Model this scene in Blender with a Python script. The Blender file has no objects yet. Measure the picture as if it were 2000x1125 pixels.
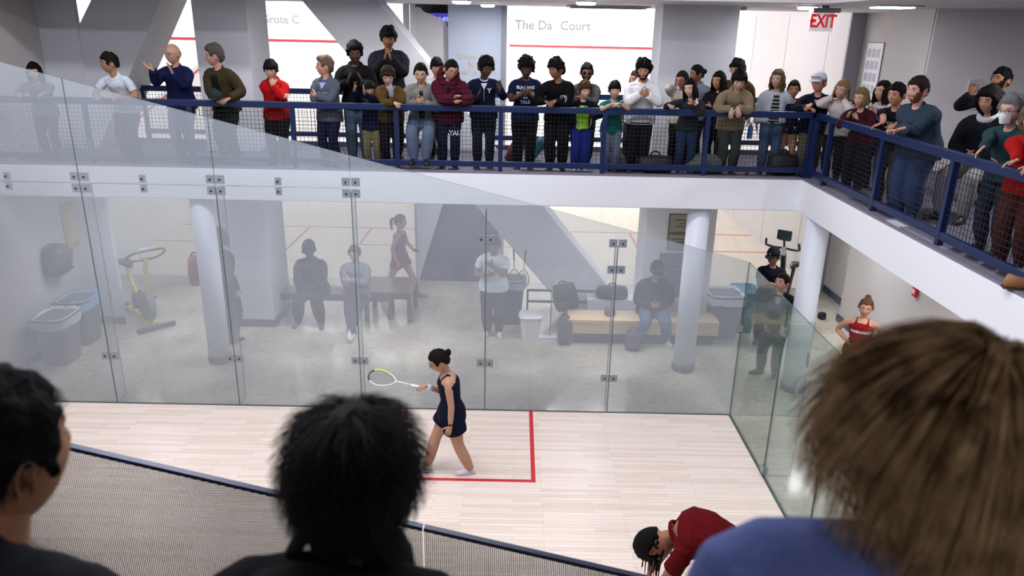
import bpy, bmesh, math, random
import numpy as np
from mathutils import Vector, Matrix, noise, Quaternion
from mathutils.bvhtree import BVHTree
S = bpy.context.scene
COL = S.collection
V = Vector
PI = math.pi
random.seed(7)

# ------------------------------------------------------------------ camera
CAM = V((-2.922, -8.86, 4.812)); YAW, PITCH, ROLL, FPX = 0.0005, 0.3348, 0.02, 1463.0
def cam_axes():
    f = V((math.sin(YAW)*math.cos(PITCH), math.cos(YAW)*math.cos(PITCH), -math.sin(PITCH)))
    r = V((math.cos(YAW), -math.sin(YAW), 0)); u = r.cross(f)
    c, s = math.cos(ROLL), math.sin(ROLL)
    return c*r+s*u, -s*r+c*u, f
CR, CU, CF = cam_axes()
def at(x, y, ax, v):
    """place on the survey: the point of the plane axis=v seen at photo pixel x,y"""
    d = CR*((x-1000)/FPX) - CU*((y-562.5)/FPX) + CF
    return CAM + d*((v-CAM[ax])/d[ax])
def atd(x, y, dep):
    return CAM + (CR*((x-1000)/FPX) - CU*((y-562.5)/FPX) + CF)*dep
cd = bpy.data.cameras.new('camera'); co = bpy.data.objects.new('camera', cd); COL.objects.link(co)
co.matrix_world = Matrix(((CR.x, CU.x, -CF.x, CAM.x), (CR.y, CU.y, -CF.y, CAM.y), (CR.z, CU.z, -CF.z, CAM.z), (0, 0, 0, 1)))
cd.sensor_width = 36; cd.lens = FPX/2000*36; cd.clip_start = 0.05
cd.dof.use_dof = True; cd.dof.focus_distance = 10.0; cd.dof.aperture_fstop = 3.2
S.camera = co
S.view_settings.view_transform = 'Standard'; S.view_settings.look = 'None'
S.view_settings.gamma = 1; S.view_settings.exposure = 0; S.view_settings.use_curve_mapping = False
S.cycles.transparent_max_bounces = 48; S.cycles.max_bounces = 8

# ------------------------------------------------------------------ materials
def lin(c):
    return tuple(((v/255)/12.92 if v/255 <= .04045 else ((v/255+.055)/1.055)**2.4) for v in c) + (1,)
MATS = {}
def mat(name, col, rough=.6, metal=0, bump=0, bscale=30, var=0, vscale=5, spec=.5, sheen=0, coat=0):
    if name in MATS: return MATS[name]
    m = bpy.data.materials.new(name); m.use_nodes = True; nt = m.node_tree; n = nt.nodes; b = n['Principled BSDF']
    b.inputs['Base Color'].default_value = lin(col); b.inputs['Roughness'].default_value = rough
    b.inputs['Metallic'].default_value = metal; b.inputs['Specular IOR Level'].default_value = spec
    b.inputs['Sheen Weight'].default_value = sheen; b.inputs['Coat Weight'].default_value = coat
    tc = n.new('ShaderNodeTexCoord')
    if bump:
        t = n.new('ShaderNodeTexNoise'); t.inputs['Scale'].default_value = bscale; t.inputs['Detail'].default_value = 4
        bp = n.new('ShaderNodeBump'); bp.inputs['Strength'].default_value = bump; bp.inputs['Distance'].default_value = .02
        nt.links.new(tc.outputs['Object'], t.inputs['Vector']); nt.links.new(t.outputs['Fac'], bp.inputs['Height']); nt.links.new(bp.outputs['Normal'], b.inputs['Normal'])
    if var:
        t = n.new('ShaderNodeTexNoise'); t.inputs['Scale'].default_value = vscale; t.inputs['Detail'].default_value = 6
        nt.links.new(tc.outputs['Object'], t.inputs['Vector'])
        mx = n.new('ShaderNodeMix'); mx.data_type = 'RGBA'
        mx.inputs[6].default_value = lin(tuple(min(255, c*(1+var)) for c in col)); mx.inputs[7].default_value = lin(tuple(c*(1-var) for c in col))
        nt.links.new(t.outputs['Fac'], mx.inputs[0]); nt.links.new(mx.outputs[2], b.inputs['Base Color'])
    MATS[name] = m; return m
def emit(name, col, strength):
    if name in MATS: return MATS[name]
    m = bpy.data.materials.new(name); m.use_nodes = True; b = m.node_tree.nodes['Principled BSDF']
    b.inputs['Base Color'].default_value = lin(col); b.inputs['Emission Color'].default_value = lin(col); b.inputs['Emission Strength'].default_value = strength
    MATS[name] = m; return m
def glass(name, veil, vcol, tint, refl=.06, dots=0, smear=0):
    """pane of clear glass; veil = share covered by the printed frit / dust film, plus any painted reflection haze"""
    m = bpy.data.materials.new(name); m.use_nodes = True; nt = m.node_tree; n = nt.nodes; L = nt.links
    n.remove(n['Principled BSDF']); out = n['Material Output']
    tr = n.new('ShaderNodeBsdfTransparent'); tr.inputs[0].default_value = tuple(tint)+(1,)
    df = n.new('ShaderNodeBsdfDiffuse'); df.inputs[0].default_value = lin(vcol)
    gl = n.new('ShaderNodeBsdfGlossy'); gl.inputs['Roughness'].default_value = .015
    fr = n.new('ShaderNodeFresnel'); fr.inputs[0].default_value = 1.35
    m1 = n.new('ShaderNodeMixShader'); m2 = n.new('ShaderNodeMixShader'); m1.inputs[0].default_value = veil
    tc = n.new('ShaderNodeTexCoord')
    if smear:
        t = n.new('ShaderNodeTexNoise'); t.inputs['Scale'].default_value = 1.1; t.inputs['Detail'].default_value = 3; t.inputs['Roughness'].default_value = .5
        mr = n.new('ShaderNodeMapRange'); mr.inputs[1].default_value = .3; mr.inputs[2].default_value = .7
        mr.inputs[3].default_value = veil-smear; mr.inputs[4].default_value = veil+smear
        L.new(tc.outputs['Object'], t.inputs['Vector']); L.new(t.outputs['Fac'], mr.inputs[0]); L.new(mr.outputs[0], m1.inputs[0])
    if dots:
        mp = n.new('ShaderNodeMapping'); mp.inputs['Scale'].default_value = (dots,)*3
        vo = n.new('ShaderNodeTexVoronoi'); vo.inputs['Randomness'].default_value = 0; vo.inputs['Scale'].default_value = 1
        lt = n.new('ShaderNodeMath'); lt.operation = 'LESS_THAN'; lt.inputs[1].default_value = math.sqrt(veil/PI)
        sp = n.new('ShaderNodeSeparateXYZ'); cb = n.new('ShaderNodeCombineXYZ')
        L.new(tc.outputs['Object'], sp.inputs[0]); L.new(sp.outputs['X'], cb.inputs['X']); L.new(sp.outputs['Z'], cb.inputs['Y'])
        L.new(cb.outputs[0], mp.inputs[0]); L.new(mp.outputs[0], vo.inputs['Vector']); L.new(vo.outputs['Distance'], lt.inputs[0]); L.new(lt.outputs[0], m1.inputs[0])
    mm = n.new('ShaderNodeMath'); mm.operation = 'MULTIPLY'; mm.inputs[1].default_value = refl/.04
    L.new(fr.outputs[0], mm.inputs[0])
    L.new(tr.outputs[0], m1.inputs[1]); L.new(df.outputs[0], m1.inputs[2])
    L.new(mm.outputs[0], m2.inputs[0]); L.new(m1.outputs[0], m2.inputs[1]); L.new(gl.outputs[0], m2.inputs[2]); L.new(m2.outputs[0], out.inputs[0])
    return m

# ------------------------------------------------------------------ mesh tools
class MB:
    def __init__(s): s.v = []; s.f = []; s.m = []
    def add(s, vs, fs, m=0):
        o = len(s.v); s.v += [tuple(p) for p in vs]; s.f += [tuple(i+o for i in f) for f in fs]; s.m += [m]*len(fs); return s
    def box(s, a, b, m=0, M=None):
        vs = [V((x, y, z)) for x in (a[0], b[0]) for y in (a[1], b[1]) for z in (a[2], b[2])]
        if M: vs = [M @ v for v in vs]
        return s.add(vs, [(0, 1, 3, 2), (4, 6, 7, 5), (0, 4, 5, 1), (2, 3, 7, 6), (0, 2, 6, 4), (1, 5, 7, 3)], m)
    def bar(s, a, b, w, h=None, m=0, up=V((0, 0, 1))):
        a, b = V(a), V(b); h = h or w; d = (b-a).normalized()
        if abs(d.dot(up)) > .95: up = V((0, 1, 0))
        x = d.cross(up).normalized(); y = x.cross(d)
        vs = [p+x*i*w/2+y*j*h/2 for p in (a, b) for i, j in ((-1, -1), (1, -1), (1, 1), (-1, 1))]
        return s.add(vs, [(0, 1, 2, 3), (7, 6, 5, 4), (0, 4, 5, 1), (1, 5, 6, 2), (2, 6, 7, 3), (3, 7, 4, 0)], m)
    def loft(s, pts, rad, up=V((0, 1, 0)), n=12, m=0, power=1, flat=None):
        """closed loft through pts; rad = radius or (rx, ry); ry lies along up"""
        pts = [V(p) for p in pts]; N = len(pts); vs = []; x = None
        for i, p in enumerate(pts):
            t = (pts[min(i+1, N-1)]-pts[max(i-1, 0)]).normalized()
            u = V(up); xx = u.cross(t)
            if xx.length < .05: xx = x if x is not None else V((1, 0, 0))
            xx = (xx - t*xx.dot(t)).normalized()
            if x is not None and xx.dot(x) < 0: xx = -xx
            x = xx; y = t.cross(x)
            r = rad[i] if isinstance(rad, (list, tuple)) else rad
            rx, ry = (r, r) if not isinstance(r, (tuple, list)) else r
            for k in range(n):
                a = 2*PI*k/n; c, q = math.cos(a), math.sin(a)
                if power != 1: c = math.copysign(abs(c)**power, c); q = math.copysign(abs(q)**power, q)
                vs.append(p+x*rx*c+y*ry*q)
        fs = [(i*n+k, i*n+(k+1) % n, (i+1)*n+(k+1) % n, (i+1)*n+k) for i in range(N-1) for k in range(n)]
        # rounded caps
        r0 = rad[0] if isinstance(rad, (list, tuple)) else rad; r1 = rad[-1] if isinstance(rad, (list, tuple)) else rad
        q0 = min(r0) if isinstance(r0, (tuple, list)) else r0; q1 = min(r1) if isinstance(r1, (tuple, list)) else r1
        cf = .5 if flat is None else flat
        t0 = (pts[0]-pts[1]).normalized(); t1 = (pts[-1]-pts[-2]).normalized()
        vs.append(pts[0]+t0*q0*cf); vs.append(pts[-1]+t1*q1*cf); a, b = len(vs)-2, len(vs)-1
        fs += [(a, (k+1) % n, k) for k in range(n)] + [(b, (N-1)*n+k, (N-1)*n+(k+1) % n) for k in range(n)]
        return s.add(vs, fs, m)
    def cyl(s, a, b, r, n=16, m=0, r2=None): return s.loft([a, b], [r, r2 if r2 is not None else r], n=n, m=m, flat=0, up=V((0.3, 1, .1)))
    def ball(s, c, r, n=12, m=0, M=None):
        c = V(c); r = (r, r, r) if not isinstance(r, (tuple, list)) else r; R = n//2; vs = []; fs = []
        for i in range(1, R):
            th = PI*i/R
            for k in range(n):
                a = 2*PI*k/n; vs.append(V((r[0]*math.sin(th)*math.cos(a), r[1]*math.sin(th)*math.sin(a), r[2]*math.cos(th))))
        vs += [V((0, 0, r[2])), V((0, 0, -r[2]))]
        if M: vs = [M @ v for v in vs]
        vs = [c+v for v in vs]
        for i in range(R-2):
            for k in range(n): fs.append((i*n+k, (i+1)*n+k, (i+1)*n+(k+1) % n, i*n+(k+1) % n))
        t = len(vs)-2
        fs += [(t, k, (k+1) % n) for k in range(n)] + [(t+1, (R-2)*n+(k+1) % n, (R-2)*n+k) for k in range(n)]
        return s.add(vs, fs, m)
    def ringtube(s, pts, r, n=8, m=0):
        """closed loop tube"""
        pts = [V(p) for p in pts]; N = len(pts); vs = []; c = sum(pts, V())/N
        nn = V()
        for i in range(N): nn += (pts[i]-c).cross(pts[(i+1) % N]-c)
        nn.normalize()
        for i, p in enumerate(pts):
            t = (pts[(i+1) % N]-pts[i-1]).normalized(); x = t.cross(nn).normalized()
            rr = r[i] if isinstance(r, list) else r
            rx, ry = rr if isinstance(rr, (tuple, list)) else (rr, rr)
            for k in range(n):
                a = 2*PI*k/n; vs.append(p+x*rx*math.cos(a)+nn*ry*math.sin(a))
        return s.add(vs, [(i*n+k, i*n+(k+1) % n, ((i+1) % N)*n+(k+1) % n, ((i+1) % N)*n+k) for i in range(N) for k in range(n)], m)
    def mesh(s, name, mats, smooth=False):
        me = bpy.data.meshes.new(name); me.from_pydata(s.v, [], s.f)
        for q in (mats if isinstance(mats, (list, tuple)) else [mats]): me.materials.append(q)
        me.polygons.foreach_set('material_index', s.m)
        if smooth: me.polygons.foreach_set('use_smooth', [True]*len(s.f))
        bm = bmesh.new(); bm.from_mesh(me); bmesh.ops.recalc_face_normals(bm, faces=bm.faces); bm.to_mesh(me); bm.free()
        me.update(); return me
    def build(s, name, mats, parent=None, smooth=False, bevel=0, loc=None):
        o = bpy.data.objects.new(name, s.mesh(name, mats, smooth)); COL.objects.link(o)
        if parent: o.parent = parent
        if loc is not None: o.location = loc
        if bevel:
            b = o.modifiers.new('bevel', 'BEVEL'); b.width = bevel; b.segments = 2; b.limit_method = 'ANGLE'
        return o
def tag(o, label=None, cat=None, group=None, kind=None):
    if label: o['label'] = label
    if cat: o['category'] = cat
    if group: o['group'] = group
    if kind: o['kind'] = kind
    return o
def empty(name, loc, rz=0, label=None, cat=None, group=None):
    o = bpy.data.objects.new(name, None); COL.objects.link(o); o.location = loc; o.rotation_euler = (0, 0, rz); o.empty_display_size = .1
    return tag(o, label, cat, group)
def struct(o, label=None): return tag(o, label, None, None, 'structure')
def txt_mesh(s, size, bold=0, align='CENTER', space=1):
    c = bpy.data.curves.new('t', 'FONT'); c.body = s; c.size = size; c.align_x = align; c.align_y = 'CENTER'; c.offset = bold; c.space_character = space
    c.extrude = 0; c.resolution_u = 3
    o = bpy.data.objects.new('t', c); COL.objects.link(o)
    bpy.context.view_layer.update()
    me = bpy.data.meshes.new_from_object(o.evaluated_get(bpy.context.evaluated_depsgraph_get()))
    vs = [v.co.copy() for v in me.vertices]; fs = [tuple(p.vertices) for p in me.polygons]
    bpy.data.objects.remove(o); bpy.data.curves.remove(c); bpy.data.meshes.remove(me)
    return vs, fs
def text_part(name, s, size, m, M, parent=None, bold=0, align='CENTER', space=1, thick=.004):
    """raised lettering: M maps text x,y,z(out) to parent space"""
    vs, fs = txt_mesh(s, size, bold, align, space); b = MB()
    b.add([M @ V((v.x, v.y, thick)) for v in vs], fs)
    return b.build(name, m, parent)
def wallM(p, x, up=V((0, 0, 1))):
    """matrix: text x axis along x, y axis along up, z out = x cross up"""
    x = V(x).normalized(); z = x.cross(up); return Matrix(((x.x, up.x, z.x, p[0]), (x.y, up.y, z.y, p[1]), (x.z, up.z, z.z, p[2]), (0, 0, 0, 1)))
def area(name, loc, sx, sy, power, col=(1, 1, 1), rot=(0, 0, 0), spread=PI):
    l = bpy.data.lights.new(name, 'AREA'); l.shape = 'RECTANGLE'; l.size = sx; l.size_y = sy; l.energy = power; l.color = col; l.spread = spread
    o = bpy.data.objects.new(name, l); COL.objects.link(o); o.location = loc; o.rotation_euler = rot; return o
COURTW, REARW, LOWW = 79, 185, 15
# ------------------------------------------------------------------ the hall
FL = 2.93     # upper floor
wall_w = mat('painted_wall', (192, 187, 185), .55, bump=.04, bscale=60)
pier_m = mat('pier_paint', (208, 209, 216), .6, bump=.04, bscale=60)
fascia_m = mat('fascia_paint', (242, 244, 250), .5)
court_w = mat('court_plaster', (245, 243, 240), .35, var=.015, vscale=1.5)
ceil_m = mat('ceiling_paint', (225, 222, 224), .7)
navy_base = mat('navy_baseboard', (34, 52, 78), .35)
deck_m = mat('deck_carpet', (92, 90, 104), .9, bump=.2, bscale=200, var=.15, vscale=40)
dark_base = mat('dark_baseboard', (84, 88, 98), .5)
red_line = mat('court_line_red', (206, 34, 48), .4)
gal_m = mat('gallery_wall', (150, 146, 142), .8)

def floor_mat(name, c1, c2, rough, plank=None, mott=None):
    m = bpy.data.materials.new(name); m.use_nodes = True; nt = m.node_tree; n = nt.nodes; L = nt.links; b = n['Principled BSDF']
    tc = n.new('ShaderNodeTexCoord'); b.inputs['Roughness'].default_value = rough
    if plank:
        br = n.new('ShaderNodeTexBrick'); br.offset = .37; br.offset_frequency = 3; br.inputs['Scale'].default_value = 1
        br.inputs['Brick Width'].default_value = .85; br.inputs['Row Height'].default_value = .052; br.inputs['Mortar Size'].default_value = .0012
        br.inputs['Color1'].default_value = lin(c1); br.inputs['Color2'].default_value = lin(c2); br.inputs['Mortar'].default_value = lin(tuple(v*.8 for v in c2))
        br.inputs['Bias'].default_value = -.3
        mp = n.new('ShaderNodeMapping'); mp.inputs['Rotation'].default_value = (0, 0, plank)
        L.new(tc.outputs['Object'], mp.inputs[0]); L.new(mp.outputs[0], br.inputs['Vector'])
        t = n.new('ShaderNodeTexNoise'); t.inputs['Scale'].default_value = 1.2; t.inputs['Detail'].default_value = 8; t.inputs['Roughness'].default_value = .6
        mp2 = n.new('ShaderNodeMapping'); mp2.inputs['Scale'].default_value = (1.2, 22, 1); L.new(mp.outputs[0], mp2.inputs[0]); L.new(mp2.outputs[0], t.inputs['Vector'])
        mr = n.new('ShaderNodeMapRange'); mr.inputs[1].default_value = .3; mr.inputs[2].default_value = .75; mr.inputs[3].default_value = 1.03; mr.inputs[4].default_value = .9
        L.new(t.outputs['Fac'], mr.inputs[0])
        hs = n.new('ShaderNodeHueSaturation'); L.new(mr.outputs[0], hs.inputs['Value']); L.new(br.outputs['Color'], hs.inputs['Color']); L.new(hs.outputs[0], b.inputs['Base Color'])
    else:
        t = n.new('ShaderNodeTexNoise'); t.inputs['Scale'].default_value = mott[0]; t.inputs['Detail'].default_value = 10; t.inputs['Roughness'].default_value = .75
        t2 = n.new('ShaderNodeTexNoise'); t2.inputs['Scale'].default_value = mott[1]; t2.inputs['Detail'].default_value = 3
        ad = n.new('ShaderNodeMath'); ad.operation = 'ADD'; L.new(t.outputs['Fac'], ad.inputs[0]); L.new(t2.outputs['Fac'], ad.inputs[1])
        mr = n.new('ShaderNodeMapRange'); mr.inputs[1].default_value = .75; mr.inputs[2].default_value = 1.3; L.new(ad.outputs[0], mr.inputs[0])
        mx = n.new('ShaderNodeMix'); mx.data_type = 'RGBA'; mx.inputs[6].default_value = lin(c1); mx.inputs[7].default_value = lin(c2)
        L.new(tc.outputs['Object'], t.inputs['Vector']); L.new(tc.outputs['Object'], t2.inputs['Vector']); L.new(mr.outputs[0], mx.inputs[0]); L.new(mx.outputs[2], b.inputs['Base Color'])
    return m
maple = floor_mat('maple_strips', (240, 224, 212), (222, 202, 188), .3, plank=.0001)
maple_far = floor_mat('maple_strips_far', (238, 224, 208), (226, 210, 192), .3, plank=PI/2)
stone = floor_mat('polished_stone', (204, 197, 182), (136, 128, 112), .1, mott=(11, .9))

def slab(name, a, b, m, label=None, bevel=0):
    o = MB().box(a, b).build(name, m, bevel=bevel); return struct(o, label)
slab('floor_lower', (-11.2, -12.5, -.2), (3.3, 5.33, 0), stone, 'polished beige stone floor around the glass court')
slab('floor_court', (-9.75, -6.4, 0), (0, 0, .004), maple, 'pale maple strip floor of the glass court')
slab('floor_rear_courts', (-18, 5.33, -.2), (3.3, 15.2, 0), maple_far, 'pale maple floor of the courts behind')
# upper deck (bridge + right walkway) with its white fascia
slab('floor_bridge', (-12, 1.24, 2.55), (7, 3.45, FL), deck_m, 'dark carpeted floor of the far upper walkway')
slab('floor_walkway', (1.02, -12, 2.55), (7, 1.24, FL), deck_m, 'dark carpeted floor of the right upper walkway')
slab('floor_gallery', (-12, -12, 2.55), (1.0, -7.95, 2.8), deck_m, 'dark carpeted floor of the near gallery')
f = MB(); f.box((-12, 1.18, 2.52), (.98, 1.24, 2.94)); f.box((.96, -12, 2.52), (1.02, 1.24, 2.94)); f.box((-12, 1.24, 2.50), (7, 3.45, 2.55)); f.box((1.02, -12, 2.50), (7, 1.24, 2.55))
struct(f.build('trim_1', fascia_m), 'white fascia beam below the upper walkway railing')
f = MB(); f.box((-12, 1.19, 2.94), (1.02, 1.42, 2.965)); f.box((.97, -12, 2.94), (1.2, 1.42, 2.965)); struct(f.build('trim_2', mat('deck_edge', (120, 116, 132), .7)), 'grey edge strip under the railing')
# ceilings
f = MB(); f.box((-12, 1.2, 5.17), (7, 5.25, 5.3)); f.box((.96, -12, 5.17), (7, 1.2, 5.3)); struct(f.build('ceiling_low', ceil_m), 'low white ceiling over the upper walkways')
slab('ceiling_court', (-12, -7, 7.2), (1, 1.3, 7.3), ceil_m, 'high white ceiling above the glass court')
slab('ceiling_rear', (-18, 5.2, 6.6), (3.5, 15.2, 6.7), ceil_m)
slab('ceiling_gallery', (-12, -12, 5.3), (1, -7, 5.4), gal_m)
f = MB(); f.box((-12, 1.2, 5.3), (1.05, 1.28, 7.2)); f.box((.96, -7, 5.3), (1.05, 1.2, 7.2)); f.box((-12, -7.06, 5.3), (1.05, -7, 7.2)); struct(f.build('wall_soffit', ceil_m))
slab('wall_back', (-12, -12.1, 0), (7, -12, 5.4), gal_m)
slab('wall_right_far', (7, -12, FL), (7.1, 2.3, 5.3), gal_m)
# left wall with the return at its end; upper left pier
slab('wall_left', (-10.1, -12, 0), (-9.95, 3.3, 5.3), wall_w, 'pale painted left wall of the lower hall')
slab('wall_left_upper', (-12, 1.2, 5.3), (-9.95, 1.3, 7.2), ceil_m)
slab('wall_left_pier', (-9.95, 2.75, 0), (-9.38, 2.84, 5.25), pier_m, 'grey wall pier at the left end of the upper walkway')
f = MB(); f.box((-9.95, 1.0, 0), (-9.92, 3.3, .13)); f.box((-9.95, 2.72, 0), (-9.36, 2.75, .13)); struct(f.build('baseboard_left', dark_base))
# right walls
slab('wall_right_lower', (2.88, -12, 0), (3.3, 3.55, 2.5), wall_w, 'pale lower wall at right')
slab('wall_right_recess', (3.27, 3.55, 0), (3.35, 5.25, 5.2), wall_w)
slab('wall_right_upper', (2.88, 2.25, FL), (3.3, 3.55, 5.2), wall_w, 'narrow lit wall face at the right end of the far walkway')
slab('wall_right_grey', (2.9, 2.22, FL), (7, 2.3, 5.2), mat('grey_wall', (236, 232, 234), .7, bump=.05, bscale=60), 'wide grey wall behind the right walkway spectators')
f = MB(); f.box((3.24, 3.55, 0), (3.27, 5.2, .12)); f.box((2.85, -3, 0), (2.88, 3.55, .12)); f.box((2.85, 3.55, 0), (3.27, 3.58, .12)); struct(f.build('baseboard_right', navy_base))
# rear courts
slab('wall_front_rear', (-18, 15.05, 0), (3.5, 15.2, 6.6), court_w, 'bright white front wall of the courts behind')
slab('wall_court_right', (3.05, 5.3, 0), (3.2, 15.05, 6.6), mat('court_side_panel', (218, 214, 214), .5), 'white panelled side wall of the right rear court')
f = MB()
for y in (4.6, 6.3, 8.6, 11.): 
    if y > 5.3: f.box((3.046, y, 0), (3.051, y+.012, 5.2))
struct(f.build('trim_3', mat('panel_seam', (170, 168, 168), .6)))
slab('wall_jamb_right', (3.0, 5.25, 0), (3.27, 5.32, 5.2), mat('jamb_grey', (150, 150, 158), .5))
f = MB(); f.box((-3.3, 5.4, 0), (-3.13, 15.05, 6.6)); f.box((-4.85, 5.45, 0), (-4.75, 15.05, 6.6)); struct(f.build('wall_court_middle', court_w))
# side wall between the two left courts: top follows the sloping out line
b = MB(); y0, y1, z0, z1 = 5.35, 15.05, 2.2, 4.5
vs = [(x, y, z) for x in (-11.35, -11.2) for (y, z) in ((y0, 0), (y1, 0), (y1, z1), (y0, z0))]
b.add(vs, [(0, 1, 2, 3), (7, 6, 5, 4), (0, 4, 5, 1), (1, 5, 6, 2), (2, 6, 7, 3), (3, 7, 4, 0)])
b.bar((-11.19, y0, z0-.02), (-11.19, y1, z1-.02), .02, .05, 1); struct(b.build('wall_court_left', [court_w, red_line]))
slab('wall_far_left', (-18, 5.3, 0), (-17.9, 15.05, 6.6), court_w)
slab('wall_far_left_back', (-18, 3.4, 0), (-11.3, 3.5, 5.4), pier_m)
# piers and struts
def pier(name, x0, x1, y0, y1, label):
    o = MB().box((x0, y0, 0), (x1, y1, 5.3)).build(name, pier_m); struct(o, label)
    b = MB().box((x0-.012, y0-.012, 0), (x1+.012, y1+.012, .13)).build('baseboard', dark_base, o); return o
pl = pier('pier', -7.66, -6.87, 2.75, 3.68, 'grey concrete pier left of the red hooded boy')
pr = pier('pier', -.8, .31, 2.75, 3.45, 'grey concrete pier behind the right half of the upper crowd')
def strut(name, pts, y0, y1, label):
    n = len(pts); b = MB()
    vs = [(x, y0, z) for x, z in pts]+[(x, y1, z) for x, z in pts]
    b.add(vs, [tuple(range(n)), tuple(range(2*n-1, n-1, -1))]+[(i, (i+1) % n, n+(i+1) % n, n+i) for i in range(n)])
    return struct(b.build(name, pier_m), label)
# right-leaning strut: front lower edge (-6.2,5.14)->(-2.0,.2) ; upper edge (-5.05,5.17)->(-1.2, ...)
strut('diagonal_strut', [(-6.33, 5.3), (-1.93, .12), (-1.83, 0), (-.78, 0), (-.84, .12), (-5.17, 5.3)], 3.3, 4.1, 'large grey diagonal concrete strut crossing both floors')
strut('diagonal_strut', [(-8.98, 5.3), (-8.0, 5.3), (-9.62, 2.5), (-10.9, 2.5), (-10.75, 2.7)], 2.8, 3.7, 'grey diagonal concrete strut leaning towards the left wall')
# panel walls at the court backs
o = MB().box((-4.15, 5.3, FL-.2), (-3.2, 5.4, 5.2)).build('wall_hall_panel', mat('pale_blue_panel', (196, 206, 226), .5)); struct(o, 'pale blue wall panel with gold lettering')
slab('wall_panel_jamb', (-3.2, 5.22, 0), (-3.1, 5.42, 5.2), mat('jamb_grey', (150, 150, 158), .5))
slab('wall_panel_jamb_left', (-4.95, 5.3, FL), (-4.85, 5.42, 5.3), pier_m)
# dark ribbed panel wall low
dp = MB().box((-4.76, 5.32, 0), (-3.2, 5.42, 2.6))
for i in range(22): dp.box((-4.76+i*.071, 5.305, .05), (-4.725+i*.071, 5.32, 2.5))
struct(dp.build('wall_low_panel', mat('charcoal_mesh_panel', (60, 62, 82), .6)), 'charcoal ribbed panel wall between the lower court backs')
tri = MB().add([(-4.78, 5.28, 0), (-4.76, 5.28, 2.6), (-3.95, 5.28, 2.6), (-4.78, 5.2, 0), (-4.76, 5.2, 2.6), (-3.95, 5.2, 2.6)], [(0, 1, 2), (5, 4, 3), (0, 3, 4, 1), (1, 4, 5, 2), (2, 5, 3, 0)])
struct(tri.build('wall_low_wedge', pier_m))
# red lines
def rl(a, b):
    o = MB().box(a, b).build('trim_court_line', red_line); struct(o)
rl((-2.66, -1.65, .004), (-2.61, 0, .0065)); rl((-4.31, -1.65, .004), (-2.61, -1.60, .0064)); rl((-4.31, -6.4, .004), (-4.26, 0, .0066))
rl((-4.26, -3.30, .004), (0, -3.25, .0063)); rl((-2.66, -6.4, .004), (-2.61, -4.75, .0065)); rl((-4.31, -4.8, .004), (-2.61, -4.75, .0064))
for cx, w in ((-8.0, 3.2), (0, 3.1)):
    rl((cx-w, 9.32, 0), (cx+w, 9.37, .003)); rl((cx-.025, 5.4, 0), (cx+.025, 9.32, .0025))
    for sx in (-1, 1):
        rl((cx+sx*1.54-.025, 7.8, 0), (cx+sx*1.54+.025, 9.32, .0025)); rl((min(cx+sx*1.54, cx+sx*w), 7.8, 0), (max(cx+sx*1.54, cx+sx*w), 7.85, .0026))
rl((-18, 15.0, 4.29), (-11.35, 15.05, 4.34)); rl((-11.2, 15.0, 4.29), (-4.85, 15.05, 4.34)); rl((-3.13, 15.0, 4.27), (3.05, 15.05, 4.32))
# wall lettering
sil = mat('silver_letters', (96, 96, 100), .7); gold = mat('gold_letters', (226, 205, 168), .4)
def sign(name, label, cat, s, size, m, p, x=(1, 0, 0), align='LEFT', bold=0, space=1):
    o = text_part(name, s, size, m, wallM(p, x), None, bold, align, space, .01); return tag(o, label, cat)
sign('wall_lettering', 'grey raised court name on the white wall above the red line', 'sign', 'The Da', .37, sil, (-2.98, 15.045, 4.88), bold=.008)
sign('wall_lettering', 'grey raised word ending the court name above the red line', 'sign', 'Court', .37, sil, (-1.62, 15.045, 4.88), bold=.008)
sign('wall_lettering', 'faint grey raised letters on the white wall left of the big strut', 'sign', 'Grote C', .33, mat('pale_letters', (142, 140, 144), .7), (-10.62, 15.045, 4.9), bold=.006)
for k, (s, z) in enumerate((('United States', 4.30), ('Squash', 4.17), ('Hall of Fame', 4.03))):
    sign('gold_lettering', ['gold top line of lettering on the pale blue panel', 'gold middle line of lettering on the pale blue panel', 'gold bottom line of lettering on the pale blue panel'][k], 'sign', s, .13, gold, (-3.62, 5.298, z), align='CENTER')
# blue display screen and white hanging sheet behind the strut
r = empty('display_screen', (-4.45, 5.9, 4.93), 0, 'small blue display screen under the ceiling beside the pale blue panel', 'screen')
MB().box((-.29, 0, -.1), (.29, .05, .12)).build('bezel', mat('black_plastic', (18, 18, 20), .4), r)
MB().box((-.27, -.004, -.085), (.27, 0, .105)).build('display', emit('blue_display', (70, 70, 190), .9), r)
text_part('digits', '14:40', .11, emit('display_digits', (220, 225, 255), 1), wallM((.13, -.006, .0), (1, 0, 0)), r)
b = MB(); N = 14
pts = [(-4.85, 5.12), (-4.66, 5.12)]+[(-4.60+.42*math.sin(a)*1.0, 5.05-.14*a) for a in [i*.11 for i in range(0, 12)]]+[(-4.12, 4.7), (-4.13, 4.35), (-4.22, 3.6), (-4.3, 3.2), (-4.85, 3.2)]
n = len(pts); vs = [(x, 5.46, z) for x, z in pts]+[(x, 5.47, z) for x, z in pts]
b.add(vs, [tuple(range(n)), tuple(range(2*n-1, n-1, -1))]+[(i, (i+1) % n, n+(i+1) % n, n+i) for i in range(n)])
tag(b.build('hanging_sheet', mat('white_sheet', (236, 234, 238), .6)), 'large white sheet hanging below the small blue display', 'sheet')
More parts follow.
